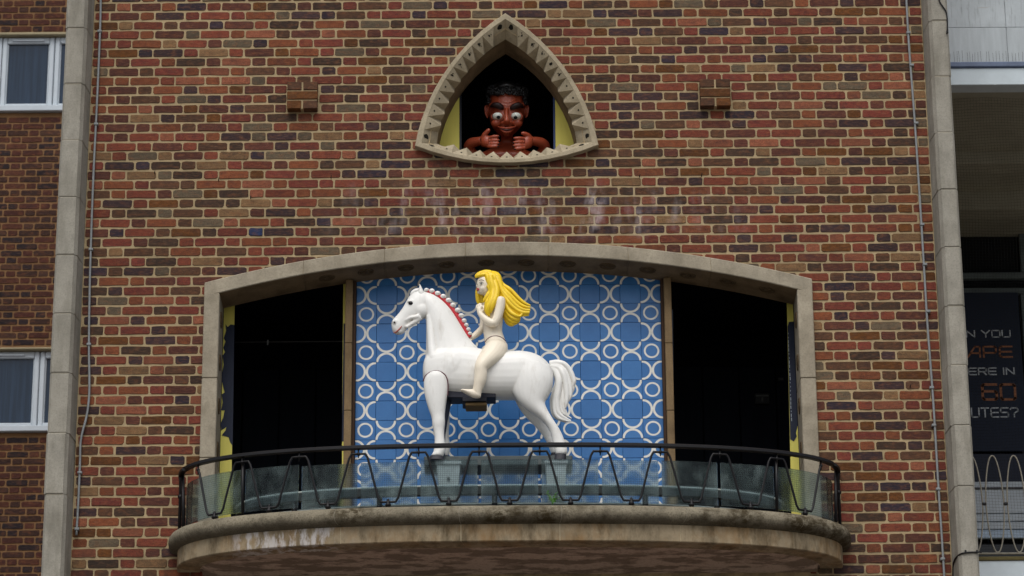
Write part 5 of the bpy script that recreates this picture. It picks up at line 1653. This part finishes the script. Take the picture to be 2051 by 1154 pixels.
for wi, (lt, ft, fb, sb) in enumerate(wins):
    w = empty_part('window', left)
    z0, z1_, z2, z3 = [at(60, p, Y_L + 0.06).z for p in (lt, ft, fb, sb)]
    zl0 = at(60, lt, Y_L).z; zs3 = at(60, sb, Y_L).z
    xm = at(107.5 if wi == 0 else 77.5, 150 if wi == 0 else 780, Y_L + 0.06).x
    xl = at(2, 150, Y_L + 0.06).x if wi == 0 else xm - 0.66
    xr = xm + 0.66
    MB().bbox((WX0 + 0.01, Y_L - 0.012, z1_ + 0.004), (WX1 - 0.01, Y_L + 0.2, zl0 + 0.004), 0.006).build('lintel', LINTEL, w)
    yf = Y_L + 0.05
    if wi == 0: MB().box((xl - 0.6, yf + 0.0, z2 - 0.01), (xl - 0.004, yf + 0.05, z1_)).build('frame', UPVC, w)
    for a, b in ((xl, xm), (xm, xr)):
        a += 0.004; b -= 0.004
        fr_ = MB()
        t_ = 0.052
        fr_.bbox((a, yf, z2), (a + t_, yf + 0.06, z1_), 0.008); fr_.bbox((b - t_, yf, z2), (b, yf + 0.06, z1_), 0.008)
        fr_.bbox((a + t_ + .0003, yf + .001, z2), (b - t_ - .0003, yf + 0.06, z2 + t_), 0.008); fr_.bbox((a + t_ + .0003, yf + .001, z1_ - t_ - 0.02), (b - t_ - .0003, yf + 0.06, z1_), 0.008)
        fr_.bbox((a + t_ - .001, yf + .018, z2 + t_ - .001), (a + t_ + 0.012, yf + 0.055, z1_ - t_ - 0.019), 0.004); fr_.bbox((b - t_ - 0.012, yf + .018, z2 + t_ - .001), (b - t_ + .001, yf + 0.055, z1_ - t_ - 0.019), 0.004)
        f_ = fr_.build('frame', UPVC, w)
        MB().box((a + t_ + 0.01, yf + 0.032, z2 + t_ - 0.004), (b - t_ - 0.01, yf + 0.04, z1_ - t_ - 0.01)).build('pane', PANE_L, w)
        cx = (a + b) / 2
        if a < xm - 0.2:
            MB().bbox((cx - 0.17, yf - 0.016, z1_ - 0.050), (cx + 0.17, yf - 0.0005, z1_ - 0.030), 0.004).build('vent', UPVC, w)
    MB().box((WX0, yf + 0.05, z2 - 0.02), (WX1, yf + 0.3, z1_ + 0.02)).build('dark_reveal', DARKROOM, w)
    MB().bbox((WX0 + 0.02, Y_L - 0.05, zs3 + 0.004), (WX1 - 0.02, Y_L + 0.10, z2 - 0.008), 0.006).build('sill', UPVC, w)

# ================================================================== RIGHT NEIGHBOUR (deep loggia)
Y_N = 0.80
right = thing('panelled_building', 'building with pale stone panels above a deep dark netted balcony', 'building', (4.2, Y_N, 0))
RX0, RX1 = XR + 0.16, 7.5
PANEL = simple('pale_stone_panel', (178, 186, 190), 0.75, 0.14, 5, 120, 0.25, 0.3, stretch=(3.0, 1, 0.35))
def travertine():
    n = NT('pale_stone_panel_grooved')
    c = lin((182, 190, 194))
    col = n.mix(n.ramp(n.noise(4, 6, 0.65), 0.3, 0.7), tuple(x * 0.85 for x in c[:3]) + (1,), tuple(x * 1.1 for x in c[:3]) + (1,))
    v = n.noise(26, 5, 0.7, (2.2, 1, 0.22))
    col = n.mix(n.ramp(v, 0.54, 0.70, 0, 0.55), col, lin((120, 124, 126)))
    r = n.noise(9, 4, 0.6, (0.4, 1, 3.0), (1, 0, 3))
    col = n.mix(n.ramp(r, 0.66, 0.74, 0, 0.6), col, lin((150, 116, 84)))
    n.set(col, 0.8, 0.25)
    n.bump(v, 0.4, 0.004)
    return n.mat
PANEL_T = travertine()
BEAM = simple('white_beam_paint', (196, 208, 214), 0.7, 0.08, 6, 100, 0.08)
SOFF2 = simple('loggia_soffit', (158, 156, 140), 0.9, 0.15, 4, 60, 0.05, 0.15)
zA, zB, zC, zD = [at(1980, p, Y_N).z for p in (55, 126, 137, 171)]
xj = at(2015, 55, Y_N).x
for a, b, mat in ((zB + 0.001, zA, PANEL), (zA, zA + 0.52, PANEL_T), (zA + 0.52, zA + 1.04, PANEL_T), (zA + 1.04, 15.5, PANEL_T)):
    for x0, x1 in ((RX0, xj), (xj, xj + 0.62), (xj + 0.62, xj + 1.24), (xj + 1.24, RX1)):
        MB().bbox((x0 + 0.001, Y_N, a + 0.001), (x1 - 0.001, Y_N + 0.2, b - 0.001), 0.0025).build('stone_panel', mat, right)
MB().box((RX0, Y_N + 0.02, zB), (RX1, Y_N + 0.5, 15.5)).build('panel_backing', simple('joint_dark', (92, 90, 86), 0.9), right)
MB().bbox((RX0, Y_N - 0.028, zC), (RX1, Y_N + 0.1, zB), 0.008).build('lead_flashing', simple('lead_blue_grey', (92, 106, 132), 0.5, 0.2, 9, 100, 0.15), right)
MB().bbox((RX0, Y_N - 0.01, zD), (RX1, Y_N + 0.14, zC - 0.002), 0.004).build('edge_beam', BEAM, right)
spk = empty_part('bird_spikes', right)
spk['kind'] = 'stuff'
m = MB()
rsp = random.Random(12)
x = RX0 + 0.01
while x < 5.2:
    m.tube([(x, Y_N - 0.02, zB + 0.002), (x + rsp.uniform(-.004, .004), Y_N - 0.026, zB + rsp.uniform(0.065, 0.095))], 0.0012, 4)
    x += rsp.uniform(0.014, 0.040)
bpy.data.objects.remove(spk)
o = m.build('bird_spikes', BLACK_METAL, right); o['kind'] = 'stuff'
Y_G, Y_W = 1.0, 4.0                                          # net and railing plane; window plane
MB().box((RX0, Y_N + 0.142, zD + 0.012), (RX1, Y_W + 0.6, zD + 0.30)).build('loggia_ceiling', SOFF2, right)
for yy, hh in ((2.15, 0.10), (3.0, 0.16)):
    MB().bbox((RX0, yy, zD + 0.012 - hh), (RX1, yy + 0.22, zD + 0.02), 0.006).build('ceiling_beam', SOFF2, right)
# window wall
WFR = simple('window_frame_grey', (96, 108, 110), 0.5, 0.15, 8, 90, 0.05)
zt = at(1980, 440, Y_W).z
MB().box((RX0, Y_W, zt), (RX1, Y_W + 0.1, zD + 0.011)).build('bulkhead', SOFF2, right)
zb1, zb2, zb3, zb4 = [at(1990, p, Y_W).z for p in (548, 560, 579, 590)]
xm = at(2043, 520, Y_W).x
for a, b in ((zb2, zb1), (zb4, zb3)):
    MB().bbox((RX0, Y_W - 0.03, a), (RX1, Y_W + 0.03, b), 0.005).build('window_rail', WFR, right)
zfl = at(1990, 1085, Y_W).z
MB().bbox((xm, Y_W - 0.028, zb1 + 0.002), (xm + 0.09, Y_W + 0.028, zt - 0.001), 0.005).build('window_post', WFR, right)
xm2 = at(2050, 700, Y_W).x
MB().bbox((xm2, Y_W - 0.028, zfl), (xm2 + 0.06, Y_W + 0.028, zb4 - 0.002), 0.005).build('window_post', WFR, right)
MB().box((RX0, Y_W + 0.04, zfl - 0.3), (RX1, Y_W + 0.05, zt)).build('window_glass', PANE_R, right)
MB().box((RX0, Y_W + 0.2, 6.5), (RX1, Y_W + 0.3, zD)).build('back_wall', DARKROOM, right)
# blue panel, white spandrel and grey boards under the banner
z905, z962, z985, z1032, z1046, z1062, z1080 = [at(1995, p, Y_W - 0.05).z for p in (906, 965, 980, 1030, 1046, 1062, 1080)]
MB().box((RX0, Y_W - 0.045, z962 + 0.001), (RX1, Y_W - 0.02, z905 - 0.012)).build('blue_panel', NAVY, right)
SPAN = simple('spandrel_pale', (206, 216, 224), 0.6, 0.12, 6, 90, 0.08)
for a, b, mt in ((z962, z985, SPAN), (z985, z1032, SPAN), (z1032, z1046, SPAN), (z1046, z1062, SPAN), (z1062, z1080, simple('spandrel_blue', (196, 216, 236), 0.6))):
    MB().bbox((RX0, Y_W - 0.06, b + 0.006), (RX1, Y_W - 0.02, a - 0.002), 0.004).build('spandrel_board', mt, right)
MB().bbox((RX0, Y_W - 0.075, z985 - 0.004), (RX1, Y_W - 0.061, z985 + 0.012), 0.003).build('spandrel_bead', simple('bead_grey', (84, 84, 88), 0.6), right)
z1110, z1122 = at(1995, 1119, Y_G).z, at(1995, 1127, Y_G).z
MB().bbox((RX0, Y_G - 0.06, z1122), (RX1, Y_W - 0.08, z1110), 0.005).build('balcony_floor', simple('mossy_ledge', (92, 84, 50), 0.9, 0.35, 12, 80, 0.3), right)
MB().box((RX0, Y_G - 0.05, 0), (RX1, Y_G + 0.3, z1122 - 0.001)).build('lower_facade', BEAM, right)

# banner with its lettering
ban = thing('window_banner', 'dark navy banner with white and orange lettering in the window behind the net', 'banner', at(1990, 905, Y_W - 0.08))
bx0, bx1 = at(1900, 700, Y_W - .08).x - 0.25, at(2046, 700, Y_W - .08).x
MB().bbox((bx0, Y_W - 0.08, z905), (bx1, Y_W - 0.062, zb4 - 0.01), 0.003).build('sheet', simple('banner_navy', (25, 36, 56), 0.6, 0.1, 5, 60, 0.02, 0.25), ban)
GLY = {'C': [[(1, 0), (.12, 0), (0, .12), (0, .88), (.12, 1), (1, 1)]], 'A': [[(0, 0), (.62, 1), (1, 1), (1, 0)], [(.22, .38), (1, .38)]], 'N': [[(0, 0), (0, 1), (1, 0), (1, 1)]],
       'Y': [[(0, 1), (.5, .5), (1, 1)], [(.5, .5), (.5, 0)]], 'O': [[(.1, 0), (0, .1), (0, .9), (.1, 1), (.9, 1), (1, .9), (1, .1), (.9, 0), (.1, 0)]], 'U': [[(0, 1), (0, .12), (.12, 0), (.88, 0), (1, .12), (1, 1)]],
       'E': [[(1, 1), (.15, 1), (0, .85), (0, .15), (.15, 0), (1, 0)], [(0, .5), (.95, .5)]], 'S': [[(1, 1), (.1, 1), (0, .9), (0, .6), (.1, .5), (.9, .5), (1, .4), (1, .1), (.9, 0), (0, 0)]],
       'P': [[(0, 0), (0, 1), (.9, 1), (1, .9), (1, .5), (.9, .4), (0, .4)]], 'H': [[(0, 0), (0, 1)], [(1, 0), (1, 1)], [(0, .5), (1, .5)]], 'R': [[(0, 0), (0, 1), (.9, 1), (1, .9), (1, .55), (.9, .45), (0, .45)], [(.55, .45), (1, 0)]],
       'I': [[(0.5, 0), (0.5, 1)]], '6': [[(1, 1), (.1, 1), (0, .9), (0, .1), (.1, 0), (.9, 0), (1, .1), (1, .45), (.9, .55), (0, .55)]], '0': [[(.1, 0), (0, .1), (0, .9), (.1, 1), (.9, 1), (1, .9), (1, .1), (.9, 0), (.1, 0)]],
       'M': [[(0, 0), (0, 1), (.5, .45), (1, 1), (1, 0)]], 'T': [[(0, 1), (1, 1)], [(.5, 1), (.5, 0)]], '?': [[(0, .85), (.15, 1), (.85, 1), (1, .85), (1, .65), (.5, .42), (.5, .25)], [(.5, .08), (.5, 0)]]}
def lettering(text, px_left, px_right, py_top, py_bot, n_vis, th, mat, wide=1.0):
    """the last n_vis letters fill px_left..px_right; earlier ones continue to the left on the same pitch"""
    Yt = Y_W - 0.083
    zt_, zb_ = at(px_right, py_top, Yt).z, at(px_right, py_bot, Yt).z
    xl, xr = at(px_left, (py_top + py_bot) / 2, Yt).x, at(px_right, (py_top + py_bot) / 2, Yt).x
    adv = {' ': 0.62, 'I': 0.42, 'M': 1.5}
    wid = lambda ch: adv.get(ch, 1.30)
    unit = (xr - xl) / (sum(wid(c) for c in text[-n_vis:]) - 0.30)
    x = xr - unit * (sum(wid(c) for c in text) - 0.30)
    m = MB()
    for ch in text:
        if ch != ' ':
            w = unit * (wid(ch) - 0.30); h = zt_ - zb_
            for st in GLY[ch]:
                pts = [(x + p[0] * w, zb_ + p[1] * h) for p in st]
                for (ax, az), (bx_, bz) in zip(pts[:-1], pts[1:]):
                    d = Vector((bx_ - ax, bz - az)); L = d.length
                    if L < 1e-6: continue
                    d /= L; nx, nz = -d.y * th, d.x * th; ex, ez = d.x * th * .8, d.y * th * .8
                    m.add([(ax + nx - ex, Yt, az + nz - ez), (bx_ + nx + ex, Yt, bz + nz + ez), (bx_ - nx + ex, Yt, bz - nz + ez), (ax - nx - ex, Yt, az - nz - ez)], [(0, 1, 2, 3)])
        x += unit * wid(ch)
    return m.build('lettering', mat, ban)
LW = simple('lettering_grey_white', (196, 204, 212), 0.6, 0.05)
LO = simple('lettering_orange', (156, 100, 66), 0.6, 0.05)
lettering('CAN YOU', 1936, 2023, 662, 675, 5, 0.0052, LW)
lettering('ESCAPE', 1938, 2027, 694, 715, 3, 0.0075, LO)
lettering('HERE IN', 1940, 2031, 737, 750, 6, 0.0052, LW)
lettering('60', 1968, 2033, 770, 800, 2, 0.0105, LO)
lettering('MINUTES?', 1946, 2039, 817, 835, 5, 0.0055, LW)

# railing of closed ovals, and the pigeon net in front of the loggia
GALV = simple('galvanised_rail', (132, 128, 116), 0.6, 0.2, 30, 150, 0.2)
orl = thing('loop_railing', 'grey wire railing of tall pointed ovals in front of the right loggia', 'railing', at(2000, 1112, Y_G))
xo0 = at(1993, 1012, Y_G).x
pitch = at(2036, 1012, Y_G).x - xo0
zt_, zb_ = at(1990, 913, Y_G).z, at(1998, 1107, Y_G).z
for i in range(-2, 8):
    cx = xo0 + i * pitch
    if cx - pitch * .5 < RX0: continue
    pts = []
    for k in range(40):
        a = 2 * math.pi * k / 40
        c, s = math.cos(a), math.sin(a)
        w = pitch * 0.42 * (abs(c) ** 0.9) * (1 - 0.10 * s * s)
        pts.append((cx + math.copysign(max(w, pitch * 0.0), c), Y_G, (zt_ + zb_) / 2 + (zt_ - zb_) / 2 * math.copysign(abs(s) ** 1.15, s)))
    # rounded ends
    MB().tube(pts, 0.0058, 6, closed=True).build('oval_bar', GALV, orl, smooth=True)
    MB().bbox((cx + pitch * 0.40, Y_G - 0.012, (zt_ + zb_) / 2 - 0.010), (cx + pitch * 0.60, Y_G + 0.012, (zt_ + zb_) / 2 + 0.010), 0.004).build('clip', BLACK_METAL, orl)
MB().tube([(RX0, Y_G, zb_ - 0.008), (RX1, Y_G, zb_ - 0.008)], 0.008, 6).build('bottom_bar', GALV, orl)
net = MB()
rn = random.Random(3)
zn0, zn1 = at(1990, 1108, Y_G + .04).z, zD + 0.004
NXE = 4.35
c_ = 0.0235
yn = Y_G + 0.045
nx_ = int((NXE - RX0) / c_); nz_ = int((zn1 - zn0) / c_)
def npnt(i, j):
    return Vector((RX0 + i * c_ + 0.006 * math.sin(j * 0.11 + i * 0.05) , yn + 0.006 * math.sin(i * .21 + j * .13), zn0 + j * c_ + 0.007 * math.sin(i * 0.16 + j * 0.07)))
for i in range(nx_ + 1): net.tube([npnt(i, j) for j in range(0, nz_ + 1, 3)], 0.0007, 3, cap=False)
for j in range(nz_ + 1): net.tube([npnt(i, j) for i in range(0, nx_ + 1, 2)], 0.0007, 3, cap=False)
o = net.build('pigeon_net', simple('net_black', (30, 30, 28), 0.9), None, fix=False)
tag(o, 'fine dark pigeon net stretched over the loggia behind the oval railing', 'net')

# ================================================================== pipes, cables, hooks on the facade
def conduit(name, label, path, r, clips, mat=GREYPIPE, y=-0.022):
    pts = [at(px, py, y) for px, py in path]
    t = thing(name, label, 'conduit', pts[-1])
    MB().tube(smooth_line(pts, 5), r, 8).build('pipe', mat, t, smooth=True)
    for px, py in clips:
        c = at(px, py, y)
        m = MB().bbox((c.x - r * 1.9, -0.036, c.z - 0.009), (c.x + r * 1.9, -0.001, c.z + 0.009), 0.003)
        m.build('clip', mat, t)
    return t
conduit('grey_conduit', 'thin grey conduit pipe that kinks sideways and stops short beside a stone post', [(202, -30), (201, 40), (198, 120), (193, 230), (188, 330), (184, 430), (180, 560), (178, 690), (179, 760), (178, 800), (173, 836), (165, 866), (161, 890), (160, 930), (157, 1000), (153, 1072)],
        0.0085, [(199.5, 63), (192.5, 249), (182, 500), (178, 690), (160, 947), (154, 1060)])
conduit('grey_conduit', 'long straight grey conduit pipe with many clips running the full height of the brickwork', [(1814, -30), (1819, 66), (1825, 150), (1832, 240), (1838, 330), (1845, 440), (1851, 540), (1857, 640), (1863, 720), (1869, 800), (1874, 880), (1880, 980), (1886, 1070), (1893, 1180)],
        0.0085, [(1819.5, 66), (1826, 131), (1835, 247), (1847, 450), (1852.5, 530), (1859, 624), (1866, 777), (1870.5, 852), (1879, 980), (1888, 1120)])
m = MB().tube(smooth_line([at(px, py, -.212) for px, py in ((1876, -20), (1882, 3), (1889, 14), (1895, 24), (1897.5, 40), (1897.5, 62))], 5), 0.0055, 6)
o = tag(m.build('black_cable', BLACK_METAL, None, smooth=True), 'short black cable curving over the top of the right stone post', 'cable')
MB().bbox((at(1897, 62, -.212).x - .008, -.222, at(1897, 64, -.212).z - .012), (at(1897, 62, -.212).x + .008, -.202, at(1897, 62, -.212).z), .003).build('end_cap', BLACK_METAL, o)
pth = [at(1909, 1175, -.018), at(1909, 1135, -.03), at(1912, 1122, -.10), at(1918, 1114, -.16), at(1927, 1108.5, -.209), at(1940, 1106.5, -.209), at(1958, 1106, -.209), at(1966, 1106.5, -.20)]
o = tag(MB().tube(smooth_line(pth, 5), 0.0062, 6).build('black_cable', BLACK_METAL, None, smooth=True), 'black cable wrapped round the foot of the right stone post', 'cable')
for px in (1934, 1957):
    c = at(px, 1106, -.209)
    MB().bbox((c.x - .006, -.219, c.z - .008), (c.x + .006, -.2, c.z + .014), .002).build('clip', BLACK_METAL, o)
for px, py, where in ((438, 361, 'left of centre above the arch'), (502, 397, 'above the left shoulder of the arch'), (901, 357, 'just below the pointed window'), (1281, 354, 'right of the pointed window foot'), (1405, 352, 'on the right half of the wall'),
                      (310, 347, 'in the upper left brickwork'), (663, 356, 'between the left block and the pointed window foot'), (1823, 775, 'beside the lower right conduit')):
    c = at(px, py, -0.01)
    t = MB().tube([c + Vector((0, .02, 0)), c + Vector((0, -.012, 0)), c + Vector((0.004, -.022, 0.012))], 0.003, 6)
    t.ell(c + Vector((0, -.002, 0)), .005, .005, .005, 8, 5)
    tag(t.build('wall_hook', BLACK_METAL, None, smooth=True), 'tiny dark metal hook ' + where, 'hook', 'metal hooks left in the brick wall')
